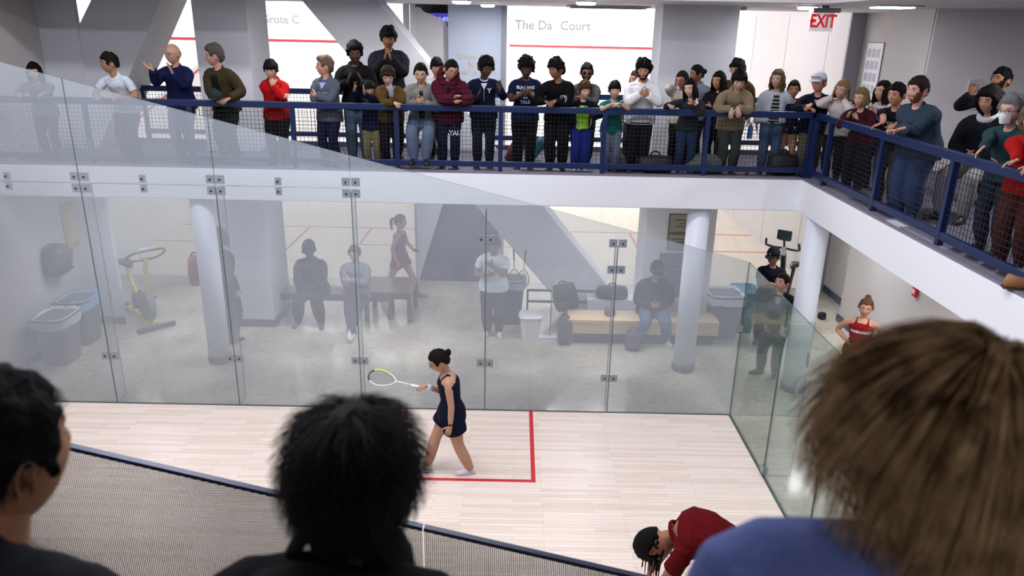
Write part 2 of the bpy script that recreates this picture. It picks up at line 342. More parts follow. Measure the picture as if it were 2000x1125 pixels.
# rear court back glass (low glazing under the deck) with clamps
clear_g = glass('court_back_glass', .03, (225, 235, 240), (.96, .985, .975), .05)
edge_g = mat('glass_edge', (60, 104, 92), .2)
clampm = mat('steel_clamp', (150, 158, 160), .35, metal=.6); boltm = mat('clamp_bolt', (50, 56, 60), .3, metal=.8)
def pane(parent, a, b, g, edge_axis=None, name='glass_panel', extra=None):
    o = MB().box(a, b).build(name, [g, edge_g], parent)
    for p in o.data.polygons:
        nrm = p.normal; thin = min(range(3), key=lambda i: abs(b[i]-a[i]))
        p.material_index = 0 if abs(nrm[thin]) > .5 else 1
    return o
bg = empty('back_glass', (0, 5.34, 0), 0, 'low clear glass back of the right rear court', 'glass wall')
for x0, x1 in ((-3.1, -.98), (-.96, 1.04), (1.06, 3.05)): pane(bg, (x0, 0, .01), (x1, .012, 2.5), clear_g)
bg2 = empty('back_glass', (0, 5.34, 0), 0, 'low clear glass back of the left rear court', 'glass wall')
for x0, x1 in ((-11.2, -8.9), (-8.88, -6.9), (-6.88, -4.8)): pane(bg2, (x0, 0, .01), (x1, .012, 2.5), clear_g)
q = at(1245, 500, 1, 5.3).x
r_ = empty('door_post', (q, 5.28, 0), 0, 'thin steel post of the glass door between the strut and the plaque pier', 'door post')
MB().cyl((0, 0, 0), (0, 0, 2.5), .03, 14).build('post', mat('post_steel', (150, 146, 150), .35, metal=.4), r_, smooth=True)
for z_ in (.55, 1.75): MB().box((0, -.03, z_-.04), (.16, .03, z_+.04)).build('hinge', mat('hinge_grey', (96, 100, 108), .4), r_)
# columns
colm = mat('column_paint', (226, 230, 242), .4)
def column(x, y, label):
    o = MB().cyl((0, 0, 0), (0, 0, 2.5), .155, 40).build('column', colm, smooth=True, loc=(x, y, 0)); struct(o, label)
    o.data.polygons[-1].use_smooth = False
    MB().cyl((0, 0, 0), (0, 0, .1), .168, 40).build('base_ring', dark_base, o, smooth=True); MB().cyl((0, 0, 2.47), (0, 0, 2.5), .12, 30).build('neck_ring', mat('black_plastic', (18, 18, 20)), o)
    return o
column(-.32, 1.42, 'white round column in front of the two wall plaques')
column(1.12, .82, 'white round column at the corner of the walkways'); column(-7.28, 1.4, 'white round column at left behind the glass wall')
# ------------------------------------------------------------------ glass court
def zs(x): return 2.13-x*(4.57-2.13)/9.75
far_g = glass('far_wall_glass', .275, (214, 224, 236), (.975, .99, .99), .04, smear=.02)  # veil holds frit and dust, with hazy reflections painted in
near_g = glass('near_wall_glass_frit', .42, (118, 116, 112), (.97, .985, .98), .03, dots=130)
back_g = glass('back_wall_glass', .06, (170, 200, 196), (.94, .975, .96), .018)
fin_g = glass('fin_glass', .08, (215, 232, 235), (.97, .99, .985), .01)
def polypane(parent, pts, y, th, g, name='glass_panel'):
    n = len(pts); b = MB(); vs = [(x, y, z) for x, z in pts]+[(x, y+th, z) for x, z in pts]
    b.add(vs, [tuple(range(n)), tuple(range(2*n-1, n-1, -1))], 0); b.add([], [], 1)
    for i in range(n): b.f.append((i, (i+1) % n, n+(i+1) % n, n+i)); b.m.append(1)
    return b.build(name, [g, edge_g], parent)
fw = empty('glass_court_wall', (0, 0, 0), 0, 'far glass side wall of the court with a sloping top edge', 'glass wall', 'glass walls of the court')
ZJ = 2.955; GP = .006
def clamp(parent, x, y, z, w=.1, h=.1, ax='x'):
    b = MB()
    for s in (-1, 1):
        if ax == 'x': b.box((x+s*.058-w/2, y+.013, z-h/2), (x+s*.058+w/2, y+.035, z+h/2), 0); b.cyl((x+s*.058, y-.008, z), (x+s*.058, y+.014, z), .011, 10, 1)
        else: b.box((x-w/2, y+.013, z-h/2), (x+w/2, y+.035, z+h/2), 0); b.cyl((x, y-.008, z), (x, y+.014, z), .011, 10, 1); break
    return b.build('clamp', [clampm, boltm], parent)
for k in range(6):
    x1, x0 = -1.625*k-GP/2, -1.625*(k+1)+GP/2
    if k >= 3:
        polypane(fw, [(x0, .004), (x1, .004), (x1, ZJ-.003), (x0, ZJ-.003)], 0, .012, far_g)
        polypane(fw, [(x0, ZJ+.003), (x1, ZJ+.003), (x1, zs(x1)), (x0, zs(x0))], 0, .012, far_g)
        clamp(fw, (x0+x1)/2-.06, 0, ZJ+.06, .075, .09, 'y1'); clamp(fw, (x0+x1)/2-.06, 0, ZJ-.06, .075, .09, 'y1')
    else:
        polypane(fw, [(x0, .004), (x1, .004), (x1, zs(x1)), (x0, zs(x0))], 0, .012, far_g)
for k in range(1, 6):
    x = -1.625*k; top = min(zs(x)-.25, 2.9)
    fin = MB().box((x-.006, .014, .005), (x+.006, .24, top)).build('glass_fin', [fin_g, edge_g], fw)
    for p in fin.data.polygons: p.material_index = 0 if abs(p.normal.x) > .5 else 1
    for z in ([ZJ+.07, ZJ-.07, .68] if k >= 3 else ([2.35, .68] if k == 2 else [2.33, 1.99, .5])): clamp(fw, x, 0, z)
nw = empty('glass_court_wall', (0, -6.4, 0), 0, 'near glass side wall printed with fine dots, sloping down to the right', 'glass wall', 'glass walls of the court')
for k in range(6):
    x1, x0 = -1.625*k-GP/2, -1.625*(k+1)+GP/2
    polypane(nw, [(x0, .004), (x1, .004), (x1, zs(x1)), (x0, zs(x0))], 0, .012, near_g)
    e = MB().bar((x0, .006, zs(x0)+.008), (x1, .006, zs(x1)+.008), .026, .016).build('top_channel', mat('blue_steel', (44, 52, 74), .3, metal=.3), nw)
bw = empty('glass_court_wall', (0, 0, 0), 0, 'low clear glass back wall of the court at its right end', 'glass wall', 'glass walls of the court')
by = [0, -1.42, -2.75, -3.7, -5.0, -6.4]
for a, c in zip(by, by[1:]):
    o = MB().box((0, c+.003, .004), (.012, a-.003, 2.13)).build('glass_panel', [back_g, edge_g], bw)
    for p in o.data.polygons: p.material_index = 0 if abs(p.normal.x) > .5 else 1
for y in by[1:-1]:
    fin = MB().box((.014, y-.006, .005), (.32, y+.006, 1.9)).build('glass_fin', [fin_g, edge_g], bw)
    for p in fin.data.polygons: p.material_index = 0 if abs(p.normal.y) > .5 else 1
    MB().box((-.02, y-.06, 1.75), (.03, y+.06, 1.84)).build('clamp', clampm, bw); MB().box((-.02, y-.05, .05), (.03, y+.05, .13)).build('clamp', clampm, bw)
MB().box((-.01, -6.4, 0), (.02, 0, .012)).build('bottom_channel', mat('court_edge_seal', (70, 84, 84), .4), bw)
MB().box((-9.75, -.008, 0), (0, .02, .012)).build('bottom_channel', MATS['court_edge_seal'], fw)
MB().box((-.012, -.012, 1.2), (.03, .03, 1.3)).build('clamp', clampm, fw)
slab('wall_court_front', (-9.93, -6.4, 0), (-9.76, 0, 5.2), court_w, 'white front wall of the glass court')

# ------------------------------------------------------------------ railings
navy = mat('navy_steel', (15, 34, 78), .4); wire_m = mat('railing_wire', (28, 30, 40), .4)
def railing(label, pts, posts, ztop, zbot, name='railing', group=None):
    """pts: two ends of a straight run; posts: fractions"""
    a, b = V(pts[0]), V(pts[1]); L = (b-a).length; d = (b-a)/L
    r = empty(name, (a.x, a.y, FL), 0, label, 'railing', group)
    loc = lambda t, z: d*t + V((0, 0, z-FL))
    MB().bar(loc(0, ztop), loc(L, ztop), .06, .085).build('top_rail', navy, r, bevel=.008)
    MB().bar(loc(0, zbot), loc(L, zbot), .05, .075).build('bottom_rail', navy, r, bevel=.006)
    for t in posts: MB().bar(loc(t, FL+.01), loc(t, ztop-.03), .06, .06, up=V((d.x, d.y, 0))).build('post', navy, r, bevel=.005)
    ps = sorted(posts)
    for t0, t1 in zip(ps, ps[1:]):
        if t1-t0 < .25: continue
        w = MB(); q0, q1 = t0+.035, t1-.035; n = max(2, round((q1-q0)/.052))
        for i in range(1, n): t = q0+(q1-q0)*i/n; w.bar(loc(t, zbot+.04), loc(t, ztop-.045), .0042, .0042, up=V((d.x, d.y, 0)))
        h0, h1 = zbot+.04, ztop-.045; k = round((h1-h0)/.052)
        for i in range(1, k): z = h0+(h1-h0)*i/k; w.bar(loc(q0, z), loc(q1, z), .0042, .0042)
        w.build('mesh_panel', wire_m, r)
    return r
RX, RY, ZT = 1.06, 1.27, 3.79
px0 = [-5.88, -4.5, -3.11, -1.73, -.36]
xs = [-11.38, -10.0, -8.63, -7.25]+px0+[1.02]
railing('navy steel railing with wire mesh along the far walkway front', ((-11.9, RY, 0), (1.02, RY, 0)), [x+11.9 for x in xs], ZT, 3.06)
ys = [1.2, .72, -.70, -2.08, -3.5, -4.9, -6.3]
railing('navy steel railing with wire mesh along the right walkway', ((RX, 1.2, 0), (RX, -7.6, 0)), [1.2-y for y in ys], ZT, 3.06)
railing('navy steel railing at the back of the far walkway', ((-8.9, 3.4, 0), (3.2, 3.4, 0)), [.05, 1.4, 2.0, 3.4, 4.8, 5.6, 7.2, 8.1, 9.3, 10.6, 12.0], 3.79, 3.12)
# kick plate / ledge behind back railing
o = MB().box((-9.3, 3.36, 2.93), (3.2, 3.44, 3.0)).build('trim_4', mat('dark_kick', (52, 54, 70), .6)); struct(o)
# near gallery railing, just below the frame

# ------------------------------------------------------------------ lights you can see, plus added unseen lamps
lamp_w = emit('lamp_white', (255, 250, 255), 14)
def disc(x, y, label, r=.13, k=1):
    o = empty('ceiling_light', (x, y, 5.17), 0, label, 'ceiling light', 'round lamps on the walkway ceiling')
    MB().cyl((0, 0, -.02), (0, 0, 0), r+.02, 32).build('rim', mat('lamp_rim', (220, 220, 222), .4), o, smooth=False)
    MB().loft([(0, 0, -.055), (0, 0, -.045), (0, 0, -.02)], [r*.8, r, r], n=32, flat=.02).build('diffuser', lamp_w, o, smooth=True)
    l = bpy.data.lights.new('ceiling_lamp', 'AREA'); l.shape = 'DISK'; l.size = r*2; l.energy = LAMPW*k; l.color = (.98, .98, 1)
    q = bpy.data.objects.new('ceiling_lamp', l); COL.objects.link(q); q.location = (x, y, 5.10)
LAMPW = 25
disc(-1.99, 2.0, 'round ceiling lamp above the boy in the neon shirt'); disc(-3.72, 2.6, 'round ceiling lamp above the small blue display')
disc(-3.40, 4.1, 'small round ceiling lamp above the pale blue panel', .11); disc(1.05, 2.1, 'round ceiling lamp beside the exit sign')
disc(-5.6, 1.75, 'added round ceiling lamp out of view at the left'); disc(3.0, -1.2, 'added unseen ceiling lamp over the right walkway spectators', k=2)  # both lamps added out of view; the right one brightens the grey wall
r = empty('ceiling_light', (1.92, 1.5, 5.17), 0, 'square louvred ceiling light at the top right', 'ceiling light')
MB().box((-.28, -.28, -.02), (.28, .28, 0)).build('frame', mat('lamp_rim_green', (190, 210, 200), .4), r)
for i in range(4): MB().box((-.2+.11*i, -.2, -.035), (-.13+.11*i, .2, -.02)).build('tube', lamp_w, r)
# ceiling vent
r = empty('ceiling_vent', (-1.55, 4.2, 5.165), 0, 'grey slatted ceiling vent left of the wide pier', 'vent')
MB().box((-.55, -.35, -.02), (.75, .35, 0)).build('frame', mat('vent_frame', (170, 170, 172), .5), r)
vb = MB()
for i in range(9): vb.box((-.5, -.3+i*.07, -.035), (.7, -.27+i*.07, -.02))
vb.build('grille', mat('vent_grille', (110, 110, 116), .5), r)
# exit sign
r = empty('exit_sign', (1.12, 2.0, 5.17), 0, 'hanging clear exit sign with red letters and a grey housing', 'exit sign')
MB().box((-.05, -.09, -.09), (.32, .09, -.03)).build('housing', mat('grey_housing', (120, 120, 126), .4), r, bevel=.01); MB().box((.08, -.02, -.03), (.18, .02, 0)).build('mount', MATS['grey_housing'], r)
sg = glass('sign_acrylic', .35, (240, 240, 245), (.98, .98, .98), .05)
MB().box((-.05, -.004, -.33), (.27, .004, -.09)).build('face', sg, r)
text_part('letters', 'EXIT', .215, emit('exit_red', (186, 12, 26), .55), wallM((.125, -.008, -.205), (1, 0, 0)) @ Matrix.Diagonal((.80, 1.08, 1, 1)), r, bold=.006)
text_part('arrow', '<', .11, MATS['exit_red'], wallM((-.03, -.008, -.20), (1, 0, 0)), r, bold=.003)
p = at(1453, 13, 2, 5.17)
tag(MB().cyl((0, 0, -.05), (0, 0, 0), .045, 16).build('smoke_detector', mat('detector_beige', (168, 164, 150), .5), loc=(p.x, p.y, 5.17)), 'small beige smoke detector on the ceiling right of the wide pier', 'detector')
# posters, plaques, alarm
def board(name, label, cat, p, w, h, m, x=(1, 0, 0), th=.015, frame=None, lines=None, lm=None):
    o = empty(name, p, math.atan2(x[1], x[0]), label, cat)
    if frame: MB().box((-w/2-.015, -th, -h/2-.015), (w/2+.015, 0, h/2+.015)).build('frame', frame, o)
    MB().box((-w/2, -th-.003, -h/2), (w/2, -th+.004 if frame else 0, h/2)).build('face', m, o)
    if lines: 
        b = MB()
        for (x0, x1, z) in lines: b.box((x0*w-w/2, -th-.006, z*h-h/2-.006), (x1*w-w/2, -th-.003, z*h-h/2+.006))
        b.build('printing', lm or mat('plaque_print', (70, 62, 58), .5), o)
    return o
bron = mat('plaque_bronze', (150, 146, 136), .4, metal=.3); bron2 = mat('plaque_frame', (92, 84, 78), .4)
ln = [(.15, .8, .7), (.3, .68, .5), (.2, .78, .32)]
board('wall_plaque', 'upper bronze plaque on the pier behind the white column', 'plaque', (-.17, 2.75, 1.92), .52, .28, bron, frame=bron2, lines=ln)
board('wall_plaque', 'middle bronze plaque on the pier behind the white column', 'plaque', (-.17, 2.75, 1.61), .52, .25, bron, frame=bron2, lines=ln)
board('wall_plaque', 'large dark plaque on the pier lowest of the three', 'plaque', (-.20, 2.75, 1.05), .66, .72, mat('plaque_dark', (104, 108, 114), .4, metal=.2), frame=bron2, lines=[(.2, .8, .9-.1*i) for i in range(8)])
board('wall_plaque', 'grey framed notice on the right wall above the player in red', 'plaque', (2.88, 3.05, 1.86), .42, .36, mat('notice_grey', (168, 164, 156), .5), x=(0, -1, 0), frame=mat('notice_frame', (120, 116, 108), .5), lines=[(.12, .88, .9-.1*i) for i in range(8)])
board('wall_plaque', 'white framed notice in the recess beside the right column', 'plaque', (3.27, 4.1, 1.82), .3, .5, mat('notice_white', (205, 212, 218), .5), x=(0, -1, 0), frame=mat('white_frame', (232, 232, 232), .5))
o = board('photo_board', 'white board with rows of small photographs at the top right', 'poster', (3.27, 4.72, 4.20), .6, .95, mat('poster_white', (236, 236, 240), .5), x=(0, -1, 0), frame=mat('thin_dark_frame', (120, 122, 134), .5))
for i in range(4):
    for j in range(3): MB().box((-.24+j*.165, -.022, .24-i*.2), (-.12+j*.165, -.017, .38-i*.2)).build('photograph', mat('photo_grey', (182, 186, 202), .5), o)
board('wall_notice', 'small white notice on the grey wall left of the bearded man with raised hand', 'notice', (3.62, 2.22, 4.03), .18, .42, mat('notice_pale', (214, 208, 212), .6), lines=[(.2, .8, .8), (.15, .85, .72), (.25, .75, .62)], lm=mat('notice_red', (190, 120, 130), .6))
r = empty('fire_alarm', (2.88, 1.28, 1.35), math.atan2(-1, 0), 'red fire alarm box on the right lower wall', 'fire alarm')
MB().box((-.05, -.05, -.07), (.05, 0, .07)).build('body', mat('alarm_red', (190, 24, 36), .35), r, bevel=.008); MB().box((-.035, -.056, -.03), (.035, -.05, .035)).build('strobe', mat('alarm_lens', (225, 190, 190), .2), r)
r = empty('wall_speaker', (2.88, -.9, 2.05), math.atan2(-1, 0), 'small black and white wall fixture at the right edge', 'wall fixture')
MB().ball((0, -.09, 0), (.07, .06, .07), 16).build('head', mat('black_plastic', (18, 18, 20), .4), r, smooth=True); MB().cyl((0, -.05, .03), (0, 0, .05), .05, 16).build('mount', mat('white_plastic', (225, 225, 228)), r)
# wooden frame and black box on the left wall
woodm = mat('ochre_wood', (176, 152, 92), .5, var=.1)
r = empty('notice_board', (-9.95, 2.72, 1.72), PI/2, 'small wooden framed board hanging on the left wall', 'board')
MB().box((-.27, -.04, -.36), (.27, 0, .36)).build('frame', woodm, r, bevel=.01); MB().box((-.18, -.045, -.27), (.18, -.035, .27)).build('panel', mat('board_pale', (196, 180, 140), .7), r)
r = empty('paper_dispenser', (-9.95, 1.98, 1.34), PI/2, 'grey rounded dispenser box on the left wall above the bins', 'dispenser')
MB().loft([(0, -.02, 0), (0, -.18, -.0), (0, -.26, -.02)], [(.22, .25), (.22, .25), (.17, .2)], up=(0, 0, 1), n=24, power=.6, flat=.1).build('body', mat('charcoal_plastic', (62, 62, 66), .4), r, smooth=True)
MB().box((-.16, -.27, -.16), (.16, -.2, -.14)).build('slot', mat('black_plastic', (18, 18, 20)), r)
r = empty('wall_socket', (-9.95, 2.95, 1.15), PI/2, 'green grey socket plate on the left wall', 'socket')
MB().box((-.09, -.02, -.06), (.09, 0, .06)).build('plate', mat('socket_plate', (90, 112, 100), .4), r, bevel=.004); MB().box((-.06, -.024, -.03), (-.02, -.02, .03)).build('outlet', MATS['black_plastic'], r); MB().box((.02, -.024, -.03), (.06, -.02, .03)).build('outlet', MATS['black_plastic'], r)

# ------------------------------------------------------------------ bins, bikes, benches
def bin_(label, x, y, rz, body, rim, h=.72, w=.25, d=.32, liner=None, lid=None, group=None, name='waste_bin', cat='bin'):
    r = empty(name, (x, y, 0), rz, label, cat, group)
    m = MB(); m.loft([(0, 0, .0), (0, 0, .02), (0, 0, h-.04), (0, 0, h-.035), (0, 0, h)], [(w*.78, d*.78), (w*.8, d*.8), (w, d), (w*1.05, d*1.05), (w*1.05, d*1.05)], up=(0, 1, 0), n=28, power=.45, flat=0)
    m.build('body', body, r, smooth=False)
    MB().ringtube([(w*1.06*math.copysign(abs(math.cos(a))**.45, math.cos(a)), d*1.06*math.copysign(abs(math.sin(a))**.45, math.sin(a)), h+.005) for a in [2*PI*i/28 for i in range(28)]], .02).build('rim', rim, r, smooth=True)
    if liner:
        q = MB(); N = 28; vs = []; rnd = random.Random(x*7)
        for j, (z, s) in enumerate(((h-.13, 1.10), (h-.04, 1.12), (h+.03, 1.08), (h+.02, .9), (h-.1, .8))):
            for i in range(N):
                a = 2*PI*i/N; g = s*(1+.02*rnd.uniform(-1, 1)); vs.append((w*g*math.copysign(abs(math.cos(a))**.45, math.cos(a)), d*g*math.copysign(abs(math.sin(a))**.45, math.sin(a)), z+rnd.uniform(-.015, .015)))
        q.add(vs, [(j*N+i, j*N+(i+1) % N, (j+1)*N+(i+1) % N, (j+1)*N+i) for j in range(4) for i in range(N)]); q.build('liner', liner, r, smooth=True)
        MB().box((-w*.7, -d*.7, h-.12), (w*.7, d*.7, h-.1)).build('rubbish', mat('bin_inside', (60, 62, 66), .8), r)
    if lid: MB().loft([(0, 0, h), (0, 0, h+.05), (0, 0, h+.1)], [(w*1.0, d*1.0), (w*.98, d*.98), (w*.6, d*.6)], up=(0, 1, 0), n=28, power=.5, flat=.1).build('lid', lid, r, smooth=True)
    return r
grey_pl = mat('grey_plastic', (92, 92, 98), .5); lin_m = mat('clear_liner', (186, 194, 204), .25); blu_pl = mat('blue_plastic', (56, 118, 170), .4); teal_pl = mat('teal_plastic', (20, 86, 92), .5)
bin_('grey bin with a clear liner against the left wall', -9.58, 1.3, 0, mat('mauve_grey_plastic', (104, 98, 106), .5), grey_pl, liner=lin_m, w=.23, d=.29, name='waste_bin')
bin_('grey green bin with a bluish liner behind the lined bin at left', -9.66, 2.04, 0, mat('grey_green_plastic', (86, 96, 100), .5), grey_pl, liner=mat('blue_liner', (120, 160, 196), .3), w=.23, d=.29)
bin_('slim dark bin with a grey liner behind the man in the white shirt', -2.92, 3.2, 0, mat('slate_plastic', (58, 62, 72), .5), grey_pl, liner=mat('grey_liner', (140, 146, 172), .3), w=.21, d=.2, h=.78)
bin_('low white bucket beside the upright mop', -2.6, 2.55, 0, mat('white_plastic', (225, 225, 228), .4), mat('white_plastic', (225, 225, 228)), w=.17, d=.17, h=.38)
bin_('grey bin with a white liner behind the right half of the glass wall', .60, 2.80, 0, mat('blue_grey_plastic', (92, 96, 112), .5), grey_pl, liner=mat('white_liner', (196, 198, 212), .2), w=.28, d=.27, h=.74)
bin_('dark teal bin with a blue rim left of the man with folded arms', 1.0, 3.05, 0, teal_pl, blu_pl, w=.2, d=.22, h=.74)
# mop
r = empty('floor_mop', (-2.28, 2.5, 0), .0, 'tall floor mop standing upright beside the white bucket', 'mop')
MB().cyl((0, 0, .03), (.02, .1, 1.32), .012, 10).build('handle', mat('pole_tan', (150, 138, 128), .5), r, smooth=True); MB().box((-.24, -.06, 0), (.24, .06, .035)).build('head', mat('mop_white', (214, 216, 220), .6), r, bevel=.01)
# low rail rack behind
r = empty('low_rack', (-2.2, 3.1, 0), 0, 'low black two-rail rack behind the mop', 'rack')
bk = mat('black_metal', (30, 30, 36), .4)
MB().bar((-.45, 0, .62), (.75, 0, .62), .035).build('top_bar', bk, r); MB().bar((-.45, 0, .42), (.75, 0, .42), .035).build('lower_bar', bk, r)
for x in (-.45, .75): MB().bar((x, 0, 0), (x, 0, .63), .035, up=V((0, 1, 0))).build('leg', bk, r)
# wooden benches
dw = mat('dark_wood', (84, 60, 52), .4, var=.15, vscale=9); pw = mat('pale_wood', (204, 178, 136), .45, var=.08, vscale=6)
def bench(label, x, y, w, d, h, m, rz=0, leg=.05, name='bench', cat='bench', legn=2):
    r = empty(name, (x, y, 0), rz, label, cat)
    MB().box((-w/2, -d/2, h-.05), (w/2, d/2, h)).build('seat' if name == 'bench' else 'tabletop', m, r, bevel=.006)
    MB().box((-w/2+.04, -d/2+.03, h-.13), (w/2-.04, -d/2+.05, h-.05)).build('apron', m, r)
    for i in range(legn):
        for sy in (-1, 1):
            X = -w/2+.06+(w-.12)*i/(legn-1); MB().box((X-leg/2, sy*(d/2-.05)-leg/2, 0), (X+leg/2, sy*(d/2-.05)+leg/2, h-.05)).build('leg', m, r)
    return r
bench('dark wooden bench under the two seated people', -6.0, 3.35, 2.1, .42, .46, dw)
bench('square dark wooden table beside the walking player', -5.02, 3.45, .85, .85, .55, dw, name='side_table', cat='table', leg=.08)
r = empty('long_bench', (-.75, 2.45, 0), 0, 'long pale wooden bench in front of the diagonal strut', 'bench')
MB().box((-1.25, -.22, .38), (1.15, .24, .44)).build('seat', pw, r, bevel=.008); MB().box((-1.25, -.2, .2), (1.15, -.17, .38)).build('front_board', pw, r)
MB().box((-1.2, -.1, .0), (1.1, .2, .2)).build('plinth', mat('dark_plinth', (60, 60, 66), .6), r)
# knot
tag(MB().box((-.42, 0, 0), (.62, .3, .5)).build('low_ledge', mat('ledge_white', (214, 216, 224), .5), loc=(-1.22, 3.0, 0)), 'white low ledge between the strut and the plaque pier', 'ledge')
def bag(name, label, p, size, m, rz=0, tilt=0, strap=True, cat='bag', seed=1):
    r = empty(name, p, rz, label, cat); rnd = random.Random(seed)
    w, d, h = size; b = MB()
    T = Matrix.Rotation(tilt, 4, 'Y')
    N = 7
    b.loft([T @ V((0, 0, h*i/(N-1))) for i in range(N)], [(w/2*(.86+.14*math.sin(PI*i/(N-1))+rnd.uniform(-.05, .05)), d/2*(.8+.3*math.sin(PI*i/(N-1)))) for i in range(N)], up=(0, 1, 0), n=18, power=.65, flat=.25)
    b.build('body', m, r, smooth=True)
    MB().loft([T @ V((0, -d*.42, h*.15)), T @ V((0, -d*.52, h*.3)), T @ V((0, -d*.42, h*.5))], [(w*.32, .02), (w*.34, .035), (w*.28, .01)], up=(0, 1, 0), n=12, power=.7).build('pocket', m, r, smooth=True)
    if strap: MB().ringtube([T @ V((.07*math.cos(a), -.0, h*1.0+.07*math.sin(a))) for a in [2*PI*i/14 for i in range(14)]], .012, 6).build('handle', mat('strap_black', (20, 20, 24)), r, smooth=True)
    return r
blk = mat('black_nylon', (26, 26, 32), .6, bump=.3)
bag('backpack', 'black backpack standing on the end of the low rack', (-1.98, 2.78, .42), (.42, .25, .42), blk, tilt=-.25)
bag('suitcase', 'dark upright bag below the black backpack', (-2.05, 2.3, 0), (.25, .22, .42), mat('plum_nylon', (52, 44, 54), .6))
bag('sports_bag', 'black sports bag lying on the white ledge', (-1.22, 3.12, .5), (.55, .24, .2), blk)
bag('bag', 'dark purple bag under the long pale bench', (-.98, 2.12, 0), (.26, .2, .3), mat('purple_nylon', (70, 62, 84), .6))
bag('sports_bag', 'dark bag on the bench top beside the cap wearing seated man', (-1.32, 2.5, .44), (.18, .16, .10), mat('brown_nylon', (92, 78, 64), .6), strap=False)
bag('backpack', 'black bag under the railing by the teal shirted boy', (-1.4, 1.62, FL), (.5, .24, .2), blk, seed=3)
bag('backpack', 'black bag at the feet of the white hooded man', (-.98, 1.5, FL), (.52, .26, .24), blk, seed=4)
bag('coat', 'grey green coat heaped on the walkway floor', (-.30, 1.5, FL), (.50, .26, .27), mat('olive_grey_cloth', (92, 100, 96), .9, bump=.4), strap=False, cat='coat', seed=5)
bag('backpack', 'black bag at the feet of the girl in the navy dress', (.78, 1.5, FL), (.42, .28, .3), blk, seed=6)
bag('sling_bag', 'dark red curved bag behind the railing post', (-3.0, 2.35, FL), (.2, .2, .55), mat('dark_red_nylon', (104, 22, 34), .5), tilt=.5, strap=False, seed=7)
bag('sling_bag', 'teal curved bag behind the man in the printed tee', (-2.72, 2.35, FL), (.16, .16, .4), mat('teal_nylon', (20, 90, 110), .5), tilt=.6, strap=False, seed=8)
SBX = at(382, 503, 1, 1.98).x
bag('shoulder_bag', 'red patterned shoulder bag behind the left column', (SBX, 1.98, 1.02), (.2, .34, .42), mat('red_pattern_nylon', (96, 40, 46), .6, var=.5, vscale=12), strap=True, seed=9)
def bottle(label, p, m, cap, h=.22, r0=.035):
    r = empty('water_bottle', p, 0, label, 'bottle')
    MB().loft([(0, 0, .002), (0, 0, .01), (0, 0, h*.72), (0, 0, h*.82), (0, 0, h*.86)], [r0*.9, r0, r0, r0*.5, r0*.45], n=16, flat=0).build('bottle_body', m, r, smooth=True)
    MB().cyl((0, 0, h*.86), (0, 0, h), r0*.55, 14).build('cap', cap, r); return r
bottle('blue water bottle hanging between the beige and striped tops', (.32, 1.62, 3.42), mat('blue_bottle', (70, 120, 190), .2), mat('white_plastic', (225, 225, 228)))
bottle('small orange topped bottle under the railing', (.28, 1.4, FL), mat('amber_bottle', (120, 60, 20), .3), mat('orange_plastic', (220, 90, 30)), .14, .025)
bottle('purple topped bottle under the railing by the corner of the coat', (-.62, 1.42, FL), mat('lilac_bottle', (120, 90, 170), .3), mat('purple_plastic', (90, 60, 150)), .13, .03)
# rackets
def racket(name, label, p, M, head=(.105, .145), frame=None, grip=None, cat='racket', L=.68, tipm=None):
    """racket along local +z from butt (0) to tip; face normal local y"""
    r = empty(name, p, 0, label, cat); hz = L-head[1]
    f = MB(); N = 36
    pt = lambda a: V((head[0]*math.cos(a)*(1-.22*max(0, -math.sin(a))), 0, hz+head[1]*math.sin(a)*(1 if math.sin(a) > 0 else 1.25)))
    pts = [pt(2*PI*i/N) for i in range(N)]
    f.ringtube([M @ q for q in pts], .0075, 8)
    f.build('frame', frame, r, smooth=True)
    if tipm:
        for m_, a0, a1 in tipm: MB().loft([M @ pt(a0+(a1-a0)*i/9) for i in range(10)], [.0088]*10, n=8, up=(.1, 1, .2)).build('frame_band', m_, r, smooth=True)
    MB().loft([M @ V((0, 0, .2)), M @ V((0, 0, hz-head[1]*1.22))], [.007, .008], n=8).build('shaft', frame, r, smooth=True)
    MB().loft([M @ V((0, 0, 0)), M @ V((0, 0, .01)), M @ V((0, 0, .2))], [.017, .015, .0135], n=10).build('grip', grip, r, smooth=True)
    s = MB(); 
    for i in range(-6, 7):
        x = head[0]*i/7; c = math.sqrt(1-(i/7)**2); s.bar(M @ V((x, 0, hz-head[1]*c*1.2)), M @ V((x, 0, hz+head[1]*c)), .0022)
    for i in range(-9, 9):
        z = i/9.; c = math.sqrt(max(0, 1-z*z))*(1-.22*max(0, -z)); s.bar(M @ V((-head[0]*c, 0, hz+head[1]*z*(1 if z > 0 else 1.25))), M @ V((head[0]*c, 0, hz+head[1]*z*(1 if z > 0 else 1.25))), .0022)
    s.build('strings', mat('string_grey', (130, 132, 136), .5), r); return r
blkr = mat('racket_black', (36, 34, 40), .3); whr = mat('racket_white', (226, 228, 232), .3); whg = mat('grip_white', (236, 236, 238), .6); yel = mat('racket_yellow', (214, 238, 60), .35)
down = Matrix.Rotation(PI, 4, 'X')
racket('squash_racket', 'upside down racket leaning by the slim bin, nearer the white shirt', (-2.90, 3.05, 1.35), Matrix.Rotation(PI+.05, 4, 'X') @ Matrix.Rotation(.04, 4, 'Y'), frame=mat('racket_bronze', (140, 80, 62), .3), grip=blkr)
racket('squash_racket', 'upside down racket leaning by the slim bin, nearer the mop', (-2.70, 3.05, 1.34), Matrix.Rotation(PI+.05, 4, 'X') @ Matrix.Rotation(-.07, 4, 'Y'), frame=mat('racket_copper', (150, 92, 70), .3), grip=blkr)
q = at(1570, 778, 2, .02)
racket('squash_racket', 'racket with black grip standing head down in front of the corner column', (1.13, .50, .70), Matrix.Rotation(PI-.12, 4, 'X') @ Matrix.Rotation(.05, 4, 'Z'), frame=whr, grip=blkr)
